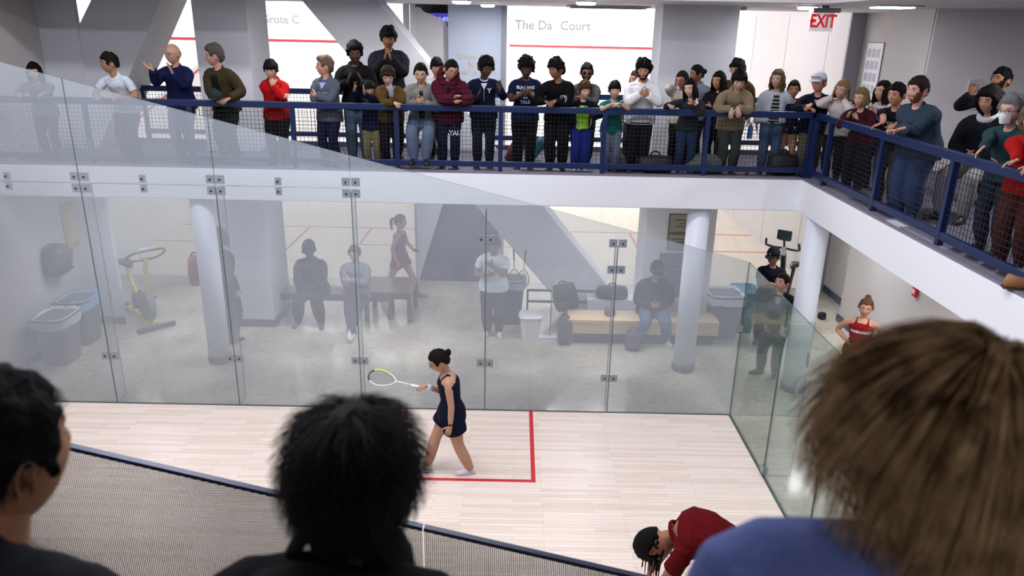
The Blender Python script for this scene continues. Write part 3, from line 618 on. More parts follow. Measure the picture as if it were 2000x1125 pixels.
# exercise bike left (yellow)
ylw = mat('yellow_steel', (204, 182, 84), .4); r = empty('exercise_bike', (-9.2, 2.95, 0), -.75, 'yellow upright exercise bike beside the left wall', 'exercise bike'); r.scale = (1.1, 1.1, 1.1)
b = MB(); b.bar((-.5, 0, .09), (.55, 0, .09), .09, .07); b.bar((-.25, 0, .1), (-.1, 0, .55), .06); b.bar((.35, 0, .12), (-.1, 0, .52), .05); b.bar((.35, 0, .1), (.48, 0, .98), .06); b.bar((-.1, 0, .5), (-.28, 0, .82), .05)
b.build('frame', ylw, r, bevel=.01)
for x in (-.52, .56):
    MB().bar((x, -.28, .045), (x, .28, .045), .06).build('foot_bar', grey_pl, r, bevel=.01)
MB().loft([(-.12, 0, .84), (-.28, 0, .86), (-.44, 0, .86)], [(.04, .03), (.1, .035), (.12, .03)], up=(0, 0, 1)).build('saddle', mat('black_plastic', (18, 18, 20)), r, smooth=True)
MB().cyl((.3, -.05, .34), (.3, .05, .34), .24, 28).build('flywheel', mat('wheel_grey', (126, 132, 136), .4), r); MB().cyl((.05, -.07, .34), (.05, .07, .34), .12, 20).build('crank', grey_pl, r)
for s in (-1, 1): MB().box((.05+s*.15-.05, s*.1-.03+s*.04, .32+s*.06), (.05+s*.15+.05, s*.1+.03+s*.04, .35+s*.06)).build('pedal', mat('black_plastic', (18, 18, 20)), r)
MB().bar((.48, 0, .95), (.52, 0, 1.15), .045).build('stem', ylw, r)
MB().ringtube([(.55+.16*math.cos(a)*(1 if math.cos(a) > 0 else .55), .27*math.copysign(abs(math.sin(a))**.7, math.sin(a)), 1.17+.10*math.cos(a)) for a in [2*PI*i/28 for i in range(28)]], .017).build('handlebar', mat('bike_bar', (48, 52, 60), .5), r, smooth=True)
MB().box((.50, -.07, 1.12), (.54, .07, 1.26)).build('console', mat('console_grey', (176, 184, 190), .4), r, bevel=.01)
# spinning bike right (black and red)
r = empty('exercise_bike', (1.86, 3.5, 0), -2.2, 'black and red spinning bike with a screen behind the folded-arms man', 'exercise bike')
r.scale = (1.06, 1.06, 1.06); bkm = mat('bike_black', (30, 28, 32), .35); rdm = mat('bike_red', (170, 30, 40), .4)
b = MB(); b.bar((-.55, 0, .1), (.6, 0, .1), .08); b.bar((-.35, 0, .1), (.25, 0, .55), .07); b.bar((.2, 0, .5), (.42, 0, 1.26), .07); b.bar((.25, 0, .1), (.3, 0, .6), .07); b.bar((-.1, 0, .4), (-.3, 0, .85), .05); b.build('frame', bkm, r, bevel=.01)
b = MB(); b.bar((-.3, .045, .16), (.25, .045, .58), .03); b.bar((-.3, -.045, .16), (.25, -.045, .58), .03); b.build('stripe', rdm, r)
for x in (-.55, .6): MB().bar((x, -.27, .05), (x, .27, .05), .07).build('foot_bar', grey_pl, r, bevel=.01)
MB().cyl((.42, -.03, .33), (.42, .03, .33), .24, 32).build('flywheel', mat('fly_steel', (110, 108, 110), .3, metal=.7), r); MB().ringtube([(.42+.24*math.cos(a), 0, .33+.24*math.sin(a)) for a in [2*PI*i/32 for i in range(32)]], .02).build('flywheel_rim', rdm, r, smooth=True)
MB().loft([(-.18, 0, .88), (-.3, 0, .9), (-.46, 0, .9)], [(.03, .025), (.08, .03), (.1, .03)], up=(0, 0, 1)).build('saddle', bkm, r, smooth=True)
MB().bar((.42, 0, 1.24), (.44, 0, 1.38), .06).build('stem', mat('console_grey', (176, 184, 190), .4), r)
for s in (-1, 1): MB().loft([(.44, 0, 1.36), (.44, s*.12, 1.35), (.46, s*.22, 1.36), (.54, s*.26, 1.40), (.58, s*.25, 1.50)], [.018]*5, n=10, up=(.2, .3, 1)).build('handlebar', bkm, r, smooth=True)
MB().bar((.44, 0, 1.36), (.50, 0, 1.52), .025).build('screen_post', bkm, r); MB().box((.50, -.11, 1.51), (.54, .11, 1.66)).build('screen', mat('dark_screen', (34, 46, 48), .15), r, bevel=.01); MB().box((.49, -.09, 1.49), (.5, .09, 1.52)).build('trim', mat('orange_plastic', (220, 90, 30)), r)
MB().cyl((.1, -.06, .36), (.1, .06, .36), .1, 20).build('crank', grey_pl, r)
q = at(1605, 617, 2, .05)
bag('ball', 'black rubber dumbbell on the floor right of the corner column', (q.x, q.y, 0), (.14, .12, .11), blk, strap=False, cat='dumbbell')
# shoe on the curb, paper under the rail
q = at(1990, 541, 0, 1.0)
r = empty('shoe', (1.0, q.y, 2.965), 1.3, 'tan shoe tip poking over the walkway edge at far right', 'shoe')
MB().loft([(0, -.13, .03), (0, -.09, .045), (0, 0, .05), (0, .08, .06)], [(.03, .025), (.045, .04), (.042, .05), (.04, .06)], up=(0, 0, 1), n=14).build('upper', mat('tan_leather', (150, 104, 64), .5), r, smooth=True); MB().box((-.04, -.13, 0), (.04, .1, .015)).build('sole', mat('sole_brown', (70, 50, 36)), r, bevel=.005)
tag(MB().box((0, 0, 0), (.1, .28, .012)).build('paper_sheet', mat('paper_white', (190, 194, 204), .7), loc=(1.0, -1.45, 2.966)), 'white folded paper lying under the right railing', 'paper')
# stools on the walkway
def stool(label, x, y, rz=0, h=.58):
    r = empty('stool', (x, y, FL), rz, label, 'stool'); tb = mat('stool_metal', (112, 118, 124), .3, metal=.6)
    MB().cyl((0, 0, h-.03), (0, 0, h), .17, 24).build('seat', mat('stool_seat', (60, 62, 70), .5), r)
    for sx in (-1, 1):
        for sy in (-1, 1): MB().bar((sx*.11, sy*.11, h-.03), (sx*.2, sy*.2, 0), .024).build('leg', tb, r)
    return r
stool('grey metal stool under the seated girl in the pale denim jacket', -4.16, 1.72)
stool('grey metal stool behind the white hooded man', -1.3, 2.75, .4)
stool('grey metal stool carrying the seated woman on the right walkway', 2.25, -1.75, .2, .5)
# ------------------------------------------------------------------ people
def ssm(x, a, b):
    t = max(0., min(1., (x-a)/(b-a))); return t*t*(3-2*t)
def gs(x, s): return math.exp(-(x/s)**2)
def head_pt(az, el, fem=0, feat=1):
    """surface of a head about its centre; az 0 = face (-y), el from -pi/2 to pi/2; metres"""
    ce = math.cos(el); dx, dy, dz = math.sin(az)*ce, -math.cos(az)*ce, math.sin(el)
    x, y, z = dx*.0765, dy*.095, dz*.119
    if y > 0 and z > -.03: y *= 1+.06*ssm(z, -.03, .05)
    if z < 0:
        k = -z/.119; x *= 1-(.30+.06*fem)*k**1.8
        if y > 0: y *= 1-.45*ssm(k, .25, .9)
        else: y *= 1+.02*k
        if dy < 0: y += -.006*ssm(k, .5, .95)*(-dy)
    if z > 0 and dy < 0: y *= 1-.05*ssm(z, .03, .1)
    fr = ssm(-dy, .12, .6)
    if feat and fr > 0:
        ax = abs(x); d = 0
        d += .0045*gs(z-.030, .010)*gs(ax-.026, .026)          # brow
        d -= .0095*gs(z-.010, .013)*gs(ax-.031, .0165)         # socket
        d += .0035*gs(z-.009, .0075)*gs(ax-.031, .012)         # lid bulge
        nz = ssm(z, -.040, -.024)*(1-ssm(z, -.02, .028))
        d += .0185*nz*gs(x, .0095+.004*gs(z+.03, .012))+.006*gs(z+.030, .008)*gs(ax-.011, .006)
        d += .0045*gs(z+.017, .02)*gs(ax-.046, .016)           # cheek
        d += .0065*(gs(z+.052, .0065)+gs(z+.066, .0065))*gs(x, .021)-.004*gs(z+.059, .003)*gs(x, .022)
        d -= .003*gs(z+.078, .006)*gs(x, .018)
        d += .0075*gs(z+.098, .014)*gs(x, .02)                 # chin
        y -= d*fr
    return V((x, y, z))
def head_grid(na, ne, fn, M, b, m=0):
    """closed az/el grid mapped by fn(az, el)"""
    vs = []
    for j in range(1, ne):
        el = -PI/2+PI*j/ne
        for i in range(na):
            a = 2*PI*i/na; a = a-.28*math.sin(a)   # more columns on the face
            vs.append(M @ fn(a, el))
    vs.append(M @ fn(0, -PI/2)); vs.append(M @ fn(0, PI/2)); N = len(vs)
    fs = [(j*na+i, j*na+(i+1) % na, (j+1)*na+(i+1) % na, (j+1)*na+i) for j in range(ne-2) for i in range(na)]
    fs += [(N-2, (i+1) % na, i) for i in range(na)]+[(N-1, (ne-2)*na+i, (ne-2)*na+(i+1) % na) for i in range(na)]
    b.add(vs, fs, m)
FS = {}
def face_y(x, z, fem=0):
    """y of the face surface above a given x, z"""
    key = (round(x, 4), round(z, 4), fem)
    if key not in FS:
        el = math.asin(max(-.99, min(.99, z/.119))); az = 0.
        for _ in range(12):
            p = head_pt(az, el, fem); el += (z-p.z)/.119/max(.3, math.cos(el)); az += (x-p.x)/(.0765*max(.3, math.cos(el)))
            az = max(-1.3, min(1.3, az))
        FS[key] = head_pt(az, el, fem).y
    return FS[key]
def wrap(a): return (a+PI) % (2*PI)-PI
HAIRSTYLES = {'corebob': (.058, .040, -.09, -.115, .012, .014, .002, 20), 'corewavy': (.040, .026, -.035, -.095, .014, .013, .004, 28),  # front line z, temple z, side z, back z, thickness top, thickness side, noise, noise scale
 'short': (.052, .036, -.018, -.065, .018, .011, .006, 40), 'crop': (.066, .05, .012, -.045, .009, .005, .002, 60),
 'messy': (.040, .026, -.024, -.080, .028, .019, .012, 28), 'curly': (.046, .030, -.02, -.070, .036, .024, .015, 34),
 'afro': (.052, .036, -.018, -.065, .040, .026, .007, 30), 'twists': (.045, .04, -.03, -.08, .034, .022, .018, 42),
 'pulled': (.058, .040, -.012, -.065, .011, .011, .002, 50), 'long': (.058, .045, -.09, -.12, .016, .018, .005, 30),
 'fringe': (.030, .022, -.02, -.075, .022, .016, .005, 36), 'bob': (.050, .03, -.11, -.13, .03, .035, .008, 16), 'swept': (.060, .045, -.005, -.085, .030, .018, .008, 26)}
def hair_fn(style, seed, side=0, bald=0):
    f0, f1, f2, f3, tt, ts, na, nsc = HAIRSTYLES[style]; off = V((seed*3.1, seed*1.7, seed))
    def fn(az, el):
        p = head_pt(az, el, feat=0); a = abs(wrap(az))
        lo = f2 < -.05
        cp = ((0, f0), (.55, f0+.003), (.95, f1), (1.2, f2-(0 if lo else .014)), (1.45, f2 if lo else f2+.022), (1.75, f2 if lo else f2+.018), (2.1, (f2+f3)/2-.004), (2.6, f3), (3.2, f3))
        for (a0, l0), (a1, l1) in zip(cp, cp[1:]):
            if a0 <= a <= a1: line = l0+(l1-l0)*ssm(a, a0, a1); break
        else: line = f3
        line += .010*noise.noise(p*30+off)+.006*noise.noise(p*75+off); k = ssm(p.z-line, -.008, .012)
        n = p.normalized(); t = ts+(tt-ts)*ssm(p.z, -.01, .09)
        t += na*noise.noise(p*nsc+off)*2.2+na*.7*noise.noise(p*nsc*2.3+off)
        return p*(1.0)+n*(k*max(.003, t)-(1-k)*.012)
    return fn
def beard_fn(az, el):
    p = head_pt(az, el); a = abs(wrap(az))
    k = ssm(-.028-p.z+(.03 if a > .75 else 0)*0, 0, .012)*(1-ssm(a, 1.35, 1.6))
    up = ssm(a, .45, .9)*ssm(.01-p.z, 0, .02)*(1-ssm(a, 1.35, 1.6)); k = max(k, up)
    if a < .4 and -.066 < p.z < -.05: k *= .1
    return p+p.normalized()*(.0035*k-(1-k)*.01)
def finger(b, base, d, n, L, r, curl, q=5, m=0, seg=6):
    """tapered finger: d direction, n curl-towards normal, curl total radians"""
    pts = [V(base)-d*r*1.2, V(base)]; p = V(base); dd = d.copy(); ax = d.cross(n).normalized()
    for i, (f, c) in enumerate(((.46, .30), (.30, .42), (.24, .28))):
        dd = Quaternion(ax, curl*c) @ dd; p = p+dd*L*f; pts.append(p)
    b.loft(pts, [r*.95, r, r*.97, r*.88, r*.66], n=seg, m=m, up=n, flat=.6)
def hand(b, w, d, n, s=1, side=1, curl=.7, spread=.08, m=0, hi=0, thumb=.7):
    """w wrist, d pointing direction, n palm normal; side decides the thumb side"""
    d = V(d).normalized(); n = V(n); n = (n-d*n.dot(d)).normalized(); t = d.cross(n)*side
    sg = 10 if hi else 7; k = s
    P = lambda a, c, e=0: w+d*a*k+t*c*k+n*e*k
    b.loft([P(-.015, 0), P(.015, .002), P(.05, .004), P(.082, .003), P(.094, 0)], [(.026*k, .018*k), (.031*k, .017*k), (.041*k, .015*k), (.041*k, .0125*k), (.036*k, .009*k)], up=n, n=14 if hi else 10, m=m, power=.85)
    for i, (o, L) in enumerate(((.030, .070), (.0105, .079), (-.0095, .074), (-.028, .058))):
        dd = (d+t*o*spread*28).normalized()
        finger(b, P(.088-.006*abs(i-1.2), o), dd, n, L*k, (.0088-.0006*(i == 3))*k, curl*(1+.08*i), m=m, seg=sg)
    td = (d*.62+t*.85+n*.25*thumb).normalized(); tb = P(.022, .030, .004)
    p1 = tb+td*.036*k; td2 = (td+d*.55+n*.2*thumb).normalized(); p2 = p1+td2*.034*k; p3 = p2+(td2+d*.3).normalized()*.024*k
    b.loft([P(.01, .016), tb, p1, p2, p3], [.013*k, .0135*k, .0115*k, .0105*k, .0075*k], n=sg, m=m, up=n, flat=.6)
def ik(a, t, l1, l2, pole):
    a, t = V(a), V(t); d = t-a; L = d.length; mx = (l1+l2)*.995
    if L > mx: d = d*(mx/L); L = mx; t = a+d
    if L < abs(l1-l2)+.02: L = abs(l1-l2)+.02; d = d.normalized()*L; t = a+d
    u = d/L; x = (l1*l1-l2*l2+L*L)/(2*L); h = math.sqrt(max(0, l1*l1-x*x))
    p = V(pole); p = p-u*p.dot(u)
    if p.length < 1e-4: p = V((0, 1, 0))
    return a+u*x+p.normalized()*h, t
def limb(a, m, e, k=4):
    """points a -> m -> e with a rounded joint"""
    a, m, e = V(a), V(m), V(e); r = .16
    p1 = m.lerp(a, r); p2 = m.lerp(e, r); out = [a, a.lerp(m, .45), p1]
    for i in range(1, 4): t = i/4; out.append(p1*(1-t)**2+m*2*t*(1-t)+p2*t*t)
    return out+[p2, m.lerp(e, .58), e]
def arm_path(nb, a, m, e, f0=.78, f1=.4, dz=V()):
    L = limb(a, m, e); p1 = V(a).lerp(nb, .20); p2 = V(a).lerp(m, .20)
    return [V(a).lerp(nb, f0)-dz, V(a).lerp(nb, f1)-dz*.4, p1, p1*.25+V(a)*.5+p2*.25, p2]+L[1:]
ARMR = [.050, .046, .040, .039, .039, .039, .039, .036, .024]
LEGR = [.086, .078, .058, .055, .054, .054, .055, .054, .036]
def skeleton(s, o):
    """joints in the person's frame: facing -y, x to the person's left"""
    K = {}; l = o.get('lean', 0); sd = o.get('side', 0); hipw = o.get('hipw', .088)*s
    if o.get('sit'): K['pel'] = V((0, o.get('sy', 0), o['sit']+.09*s))
    else: K['pel'] = V((o.get('px', 0), .10*l*s+o.get('py', 0), .93*s*o.get('crouch', 1)))
    D = lambda a: V((math.sin(sd)*math.cos(a), -math.sin(a), math.cos(a)*math.cos(sd))).normalized()
    a1, a2, a3 = l*.6, l, l*1.2+o.get('hunch', 0)
    K['d1'], K['d2'], K['d3'] = D(a1), D(a2), D(a3)
    K['waist'] = K['pel']+D(a1)*.14*s; K['chest'] = K['waist']+D(a2)*.20*s; K['nb'] = K['chest']+D(a3)*.17*s
    tw = o.get('twist', 0); K['X'] = V((math.cos(tw), math.sin(tw), math.sin(o.get('roll', 0)))).normalized()
    K['X'] = (K['X']-K['d3']*K['X'].dot(K['d3'])).normalized(); K['F'] = K['X'].cross(K['d3'])*-1   # towards the back (+y)
    K['F'] = K['d3'].cross(K['X'])
    sw = o.get('shw', .178)*s
    for i in (-1, 1): K['sh', i] = K['chest']+K['d3']*.100*s+K['X']*i*sw+K['d3']*o.get('shrug', 0)-K['F']*o.get('shf', .01)*s
    yaw, pit, rol = o.get('head', (0, 0, 0)); hs = s*(1+max(0, 1-s)*.55)*o.get('hs', 1)
    H = Matrix.Rotation(yaw, 3, 'Z') @ Matrix.Rotation(pit, 3, 'X') @ Matrix.Rotation(rol, 3, 'Y')
    U = H @ V((0, 0, 1)); nk = (K['d3']+U*.8).normalized()
    K['hc'] = K['nb']+nk*.056*s+U*.112*hs-(H @ V((0, 1, 0)))*.012*s; K['H'] = H; K['hs'] = hs; K['U'] = U; K['nk'] = nk
    K['top'] = K['hc']+U*(.119+o.get('hairtop', .014))*hs
    K['top'].z = max(K['top'].z, K['hc'].z+.105*hs)
    for i in (-1, 1):
        K['hip', i] = K['pel']+V((i*hipw, 0, -.03*s))
        ft = o.get('feet', {}).get(i, (i*.095*s, 0, 0)); ank = V((ft[0], ft[1]+.03*s, ft[2]+.08*s)); K['ft', i] = ft
        kn, an = ik(K['hip', i], ank, .44*s, .42*s, o.get('knee', {}).get(i, (i*.12, -1, 0))); K['kn', i] = kn; K['an', i] = an
    return K
def arm_target(o, K, s, side, pos, rz):
    """arm spec -> wrist, pole, hand dir, palm normal, curl"""
    sp = o.get('arms', {}).get(side, 'down')
    i = side
    if isinstance(sp, str): sp = (sp,)
    k = sp[0]; C = K['chest']; X, F, U = K['X'], K['F'], K['d3']
    R = lambda x, y, z: C+X*x*s-F*y*s+U*z*s       # chest frame: x left, y forward, z up
    inv = lambda w: Matrix.Rotation(-rz, 3, 'Z') @ (V(w)-V(pos))
    vin = lambda w: Matrix.Rotation(-rz, 3, 'Z') @ V(w)
    if k == 'down': return (C+V((i*.26*s, -.02*s, -.40*s)), (i*.2, 1, 0), V((0, -.1, -1)), V((-i, 0, 0)), .6)
    if k == 'clap': g = sp[1] if len(sp) > 1 else .05; up = sp[2] if len(sp) > 2 else .02; cx = sp[3] if len(sp) > 3 else 0; return (R(cx+i*g, .27, up), (i, .2, -1.2), X*(-i*.25)-F*.45+U*.9, X*-i-F*.1, .35)
    if k == 'clasp': cx = sp[1] if len(sp) > 1 else 0; up = sp[2] if len(sp) > 2 else -.05; return (R(cx+i*.055, .26, up-.02*(i > 0)), (i, .1, -1), X*(-i*.75)-F*.35+U*.35, X*-i*.3+F*.8, 1.5)
    if k == 'crossed': return (R(-i*.075, .19+.035*(i > 0), -.08+.03*i), (i*1.5, .1, -.6), X*(-i)+F*.25, F*1., .9)
    if k == 'mouth': h = K['hc']+K['H'] @ V((i*.02, -.11, -.10))*K['hs']; return (h+V((i*.01, -.02, -.075*s)), (i, .1, -1), V((-i*.2, .15, 1)), V((-i*.3, 1, 0)), 1.3)
    if k == 'cheek': h = K['hc']+K['H'] @ V((i*.085, -.05, -.11))*K['hs']; return (h, (i, -.4, -1), K['H'] @ V((i*.05, .05, 1)), K['H'] @ V((-i, .3, 0)), .35)
    if k == 'hip': return (K['pel']+V((i*.17*s, -.03*s, .09*s)), (i, .6, 0), V((-i*.4, -.7, -.25)), V((-i, 0, .2)), .5)
    if k == 'chest': return (R(i*.0, .17, .02), (i, .1, -.8), X*(-i*.9)+U*.5, F, .4)
    if k == 'raise': return (R(i*.22, .22, .18), (i, .1, -1), U-F*.1, -F+X*-i*.6, sp[1] if len(sp) > 1 else .3)
    if k == 'knee': return (K['kn', i]+V((-i*.06, .10, .085))*s, (i, .5, -.2), V((-i*.5, -1, -.2)), V((0, 0, -1)), .6)
    if k == 'lap': return (K['pel']+V((i*.055, -.27, .10))*s, (i, .4, -.2), V((-i*.7, -.6, 0)), V((-i*.5, .6, -.3)), .9)
    if k == 'world': # wrist offset from foot point in the room's axes, hand direction, normal, curl, pole
        w = inv(V(pos)+V(sp[1])); return (w, vin(sp[5]) if len(sp) > 5 else (i, .6, -.3), vin(sp[2]), vin(sp[3]), sp[4])
    if k == 'abs':
        return (inv(V(sp[1])), vin(sp[5]) if len(sp) > 5 else (i, .6, -.3), vin(sp[2]), vin(sp[3]), sp[4])
    if k == 'loc': return (V(sp[1])*s, V(sp[5]) if len(sp) > 5 else (i, .6, -.3), V(sp[2]), V(sp[3]), sp[4])
BAKE = []
def soft(mb, name, m, parent, vox, it=5, extra=None, after=None, mats=None, disp=0):
    """several closed lofts fused into one continuous surface"""
    me = mb.mesh(name, m if isinstance(m, list) else [m], True); o = bpy.data.objects.new(name, me); COL.objects.link(o); o.parent = parent
    r = o.modifiers.new('r', 'REMESH'); r.mode = 'VOXEL'; r.voxel_size = vox; r.use_smooth_shade = True
    if it: q = o.modifiers.new('s', 'SMOOTH'); q.factor = .5; q.iterations = it
    BAKE.append((o, extra, after, mats or ([m] if not isinstance(m, list) else m), disp)); return o
def bake_all():
    bpy.context.view_layer.update(); dg = bpy.context.evaluated_depsgraph_get(); done = []
    for o, extra, after, mats, disp in BAKE:
        me = bpy.data.meshes.new_from_object(o.evaluated_get(dg)); done.append(me)
    for (o, extra, after, mats, disp), me in zip(BAKE, done):
        o.modifiers.clear(); bm = bmesh.new(); bm.from_mesh(me)
        for f in bm.faces: f.smooth = True
        if disp:
            bm.normal_update()
            for v in bm.verts:
                c = v.co; q = V((c.x*9, c.y*9, c.z*5.5+c.x*3))
                v.co += v.normal*(disp*(noise.noise(q)+.5*noise.noise(q*2.4)) if disp < .05 else .011*abs(math.sin(c.z*52+.8*noise.noise(c*5)))+.004*noise.noise(q*3))
        if extra:
            ex = extra.mesh('x', mats, True); bm.from_mesh(ex); bpy.data.meshes.remove(ex)
        me2 = bpy.data.meshes.new(o.name)
        for q in mats: me2.materials.append(q)
        bm.to_mesh(me2); bm.free(); o.data = me2; bpy.data.meshes.remove(me)
    for o, extra, after, mats, disp in BAKE:
        if after: after(o)
eye_w = mat('shaded_eye_white', (128, 112, 104), .5); eye_d = mat('eye_dark', (34, 24, 20), .2)  # eye whites darkened: socket shade painted into the colour
def cloth(col, name=None):
    f = .76 if max(col) < 200 or min(col) < 120 else .95; col = tuple(int(c*f) for c in col); return mat('cloth_%d_%d_%d' % tuple(col), col, .9, bump=.35, bscale=26, spec=.12)
def skinm(col): col = tuple(int(c*.86) for c in col); return mat('skin_%d_%d_%d' % tuple(col), col, .5, spec=.3)
def hairm(col): col = tuple(int(c*.72) for c in col); return mat('hair_%d_%d_%d' % tuple(col), col, .7, bump=.45, bscale=110, spec=.1)
def _place(o, target, z0, rz):
    s = o.get('s'); R = Matrix.Rotation(rz, 3, 'Z')
    if s is None:
        lo, hi_ = .35, 1.4
        for _ in range(24):
            s = (lo+hi_)/2; K = skeleton(s, o)
            if z0+K['top'].z > target.z: hi_ = s
            else: lo = s
    K = skeleton(s, o); off = R @ K['top']; return s, V((target.x-off.x, target.y-off.y, z0))
def person(label, px, py, Y, z0, o, name='person', group=None, D=None, vox=.013, hi=0):
    if D is None: o['fat'] = o.get('fat', 1)*1.16; o.setdefault('shw', .200); o.setdefault('hs', 1.18); o['limb'] = 1.1
    elif 'shw' not in o: o['shw'] = .19
    """px,py = top of the head in the survey photo, Y = distance plane of the head; stature follows from the floor height"""
    rz = math.radians(o.get('rz', 0)); ax_ = 1
    if isinstance(Y, tuple): ax_, Y = 0, Y[1]
    for _try in range(14):
        target = at(px, py, ax_, Y) if D is None else atd(px, py, D)
        _s, _p = _place(o, target, z0, rz); mn = o.get('minpos')
        if mn is None or D is not None or _p[ax_] >= mn-.003: break
        Y += (mn-_p[ax_])
    s = o.get('s'); R = Matrix.Rotation(rz, 3, 'Z')
    if s is None:
        lo, hi_ = .35, 1.4
        for _ in range(26):
            s = (lo+hi_)/2; K = skeleton(s, o)
            if z0+K['top'].z > target.z: hi_ = s
            else: lo = s
    K = skeleton(s, o)
    if o.get('s') and not o.get('sit') and o.get('fit'):
        z0 = target.z-K['top'].z
    off = R @ K['top']; pos = V((target.x-off.x, target.y-off.y, z0))
    if o.get('show'): print(label[:40], 's=%.2f' % s, [round(q, 2) for q in pos])
    r = empty(name, pos, rz, label, 'person', group)
    hs, H, hc = K['hs'], K['H'], K['hc']; MH = Matrix.Translation(hc) @ H.to_4x4() @ Matrix.Scale(hs, 4)
    fat = o.get('fat', 1); fem = o.get('fem', 0); sk = skinm(o.get('skin', (196, 150, 124)))
    # ---- body
    b = MB(); X, U3, F = K['X'], K['d3'], K['F']
    tors = [K['pel']-K['d1']*.06*s, K['pel']+K['d1']*.02*s, K['waist'], K['chest']-K['d2']*.05*s, K['chest']+K['d3']*.06*s, K['chest']+K['d3']*.125*s, K['nb']]
    tr = [(.145, .095), (.155, .10), (.128-.012*fem, .088), (.146, .10), (.166, .105), (.140, .082), (.062, .06)]
    if fem: tr[0] = (.155, .1); tr[1] = (.165, .105)
    tb = lambda e, hem=0: [((a+e)*s*fat, (c+e)*s*fat) for a, c in tr]
    b.loft(tors, tb(-.004), up=-F, n=16)
    b.loft([K['nb']-K['nk']*.05*s, K['nb']+K['nk']*.02*s, hc-K['U']*.055*hs+(H @ V((0, .012, 0)))*hs], [.060*s*(1-.12*fem), .052*s*(1-.12*fem), .050*hs*(1-.1*fem)], n=14, up=(0, 1, 0))
    A = {}
    for i in (-1, 1):
        w, pole, hd, hn, curl = arm_target(o, K, s, i, pos, rz); el, w = ik(K['sh', i], w, .285*s, .255*s, pole); A[i] = (el, w, V(hd).normalized(), V(hn), curl)
        b.loft(arm_path(K['nb'], K['sh', i], el, w, .72, .4, U3*.012*s), [.040*s, .045*s, .047*s, .049*s]+[q*s*(1-.08*fem)*min(fat, 1.15) for q in ARMR], n=12, up=(.1, .3, 1))
        if not o.get('nolegs'):
            b.loft([K['hip', i]+V((0, 0, .06*s))]+limb(K['hip', i], K['kn', i], K['an', i]), [.08*s]+[q*s*(1+.06*fem)*fat for q in LEGR], n=14, up=(0, -1, .2))
    ex = MB()
    head_grid(44 if hi else 30, 36 if hi else 26, lambda a, e: head_pt(a, e, fem), MH, ex, 0)
    for i in (-1, 1):   # ears, eyes, brows
        E = MH @ Matrix.Translation((i*.0765, .008, -.008)) @ Matrix.Rotation(i*.12, 4, 'Z') @ Matrix.Scale(.88, 4) @ Matrix.Rotation(.12, 4, 'X')
        ex.add([E @ V(q) for q in [(i*.019*(1 if k else .25), .019*math.cos(t)*(1 if k else .55)+(.004 if k else 0), .033*math.sin(t)*(1 if k else .55)) for k in (0, 1) for t in [2*PI*j/12 for j in range(12)]]]+[E @ V((i*-.006, .012*math.cos(t)-.004, .024*math.sin(t))) for t in [2*PI*j/12 for j in range(12)]],
               [(j, (j+1) % 12, 12+(j+1) % 12, 12+j) for j in range(12)]+[(12+j, 12+(j+1) % 12, 24+(j+1) % 12, 24+j) for j in range(12)]+[tuple(range(11, -1, -1))], 0)
        ey = face_y(.031, .009, fem); ex.ball(MH @ V((i*.031, ey+.0092, .009)), .0112*hs, 10, 1)
        g = o.get('gaze', 0); ex.ball(MH @ V((i*.031+g*.004, ey+.0036, .0085)), .0070*hs, 8, 2)
        ex.loft([MH @ V((i*(.031+.0125*q), face_y(.031+.0125*q, .0165-.004*q*q, fem)-.0002, .0165-.004*q*q)) for q in (-1, -.4, .4, 1)], [(.0008*hs, .0010*hs), (.0012*hs, .0018*hs), (.0012*hs, .0018*hs), (.0008*hs, .0010*hs)], up=K['U'], n=5, m=2)  # dark lash line, also painting in shade over the eye
        bw_ = [MH @ V((i*(.015+.011*t), face_y(.015+.011*t, .028+.005*math.sin(t*PI/3.2), fem)-.0006, .028+.005*math.sin(t*PI/3.2))) for t in range(4)]
        ex.loft(bw_, [(.0012*hs, .0028*hs), (.002*hs, .0038*hs), (.002*hs, .0034*hs), (.001*hs, .0016*hs)], up=K['U'], n=6, m=3)
    for dz, w_, th in ((-.0545, .019, .0032), (-.0640, .017, .0040)):
        ex.loft([MH @ V((t*w_, face_y(t*w_, dz, fem)+.0006, dz+.0018*t*t*(1 if dz < -.06 else -1))) for t in (-1, -.5, 0, .5, 1)], [(.0012*hs, .0012*hs), (th*hs*.8, .003*hs), (th*hs, .0034*hs), (th*hs*.8, .003*hs), (.0012*hs, .0012*hs)], up=(0, 0, 1), n=6, m=4)
    for i in (-1, 1):
        el, w, hd, hn, curl = A[i]
        hand(ex, w+hd*.0, hd, hn, s*(1.0 if not fem else .92), side=o.get('thumb', {}).get(i, -i), curl=curl, hi=hi)
    lipc = tuple(max(0, c*k) for c, k in zip(o.get('skin', (196, 150, 124)), (.86, .62, .62))); hc_ = o.get('hair', ('short', (40, 30, 26)))
    soft(b, 'body', sk, r, vox if (hi or o.get('bare')) else .015, 4, ex, mats=[sk, eye_w, eye_d, mat('brow_%d_%d_%d' % tuple(hc_[1]), tuple(c*.8 for c in hc_[1]), .8), mat('lip_%d_%d_%d' % tuple(int(c) for c in lipc), lipc, .4)])
    # ---- hair
    hm = hairm(hc_[1]); sid = (abs(int(px*7+py)) % 97)*.37
    if hc_[0] != 'none':
        hb = MB(); st = hc_[0]; base = {'ponytail': 'pulled', 'bun': 'pulled', 'braids': 'pulled', 'longwavy': 'long'}.get(st, st)
        if st == 'balding': fn0 = hair_fn('crop', sid); 
        else: fn0 = hair_fn(base, sid)
        if st == 'balding':
            def fn(a, e, f=fn0):
                p = head_pt(a, e, feat=0); k = 1-ssm(p.z, .015, .03); k *= ssm(abs(wrap(a)), 1.2, 1.5); q = f(a, e); return q if k > .5 else p*.93
        else: fn = fn0
        head_grid(*((72, 60) if hi else ((44, 34) if st in ('curly', 'afro', 'twists', 'messy', 'bob') else (32, 26))), fn, MH, hb)
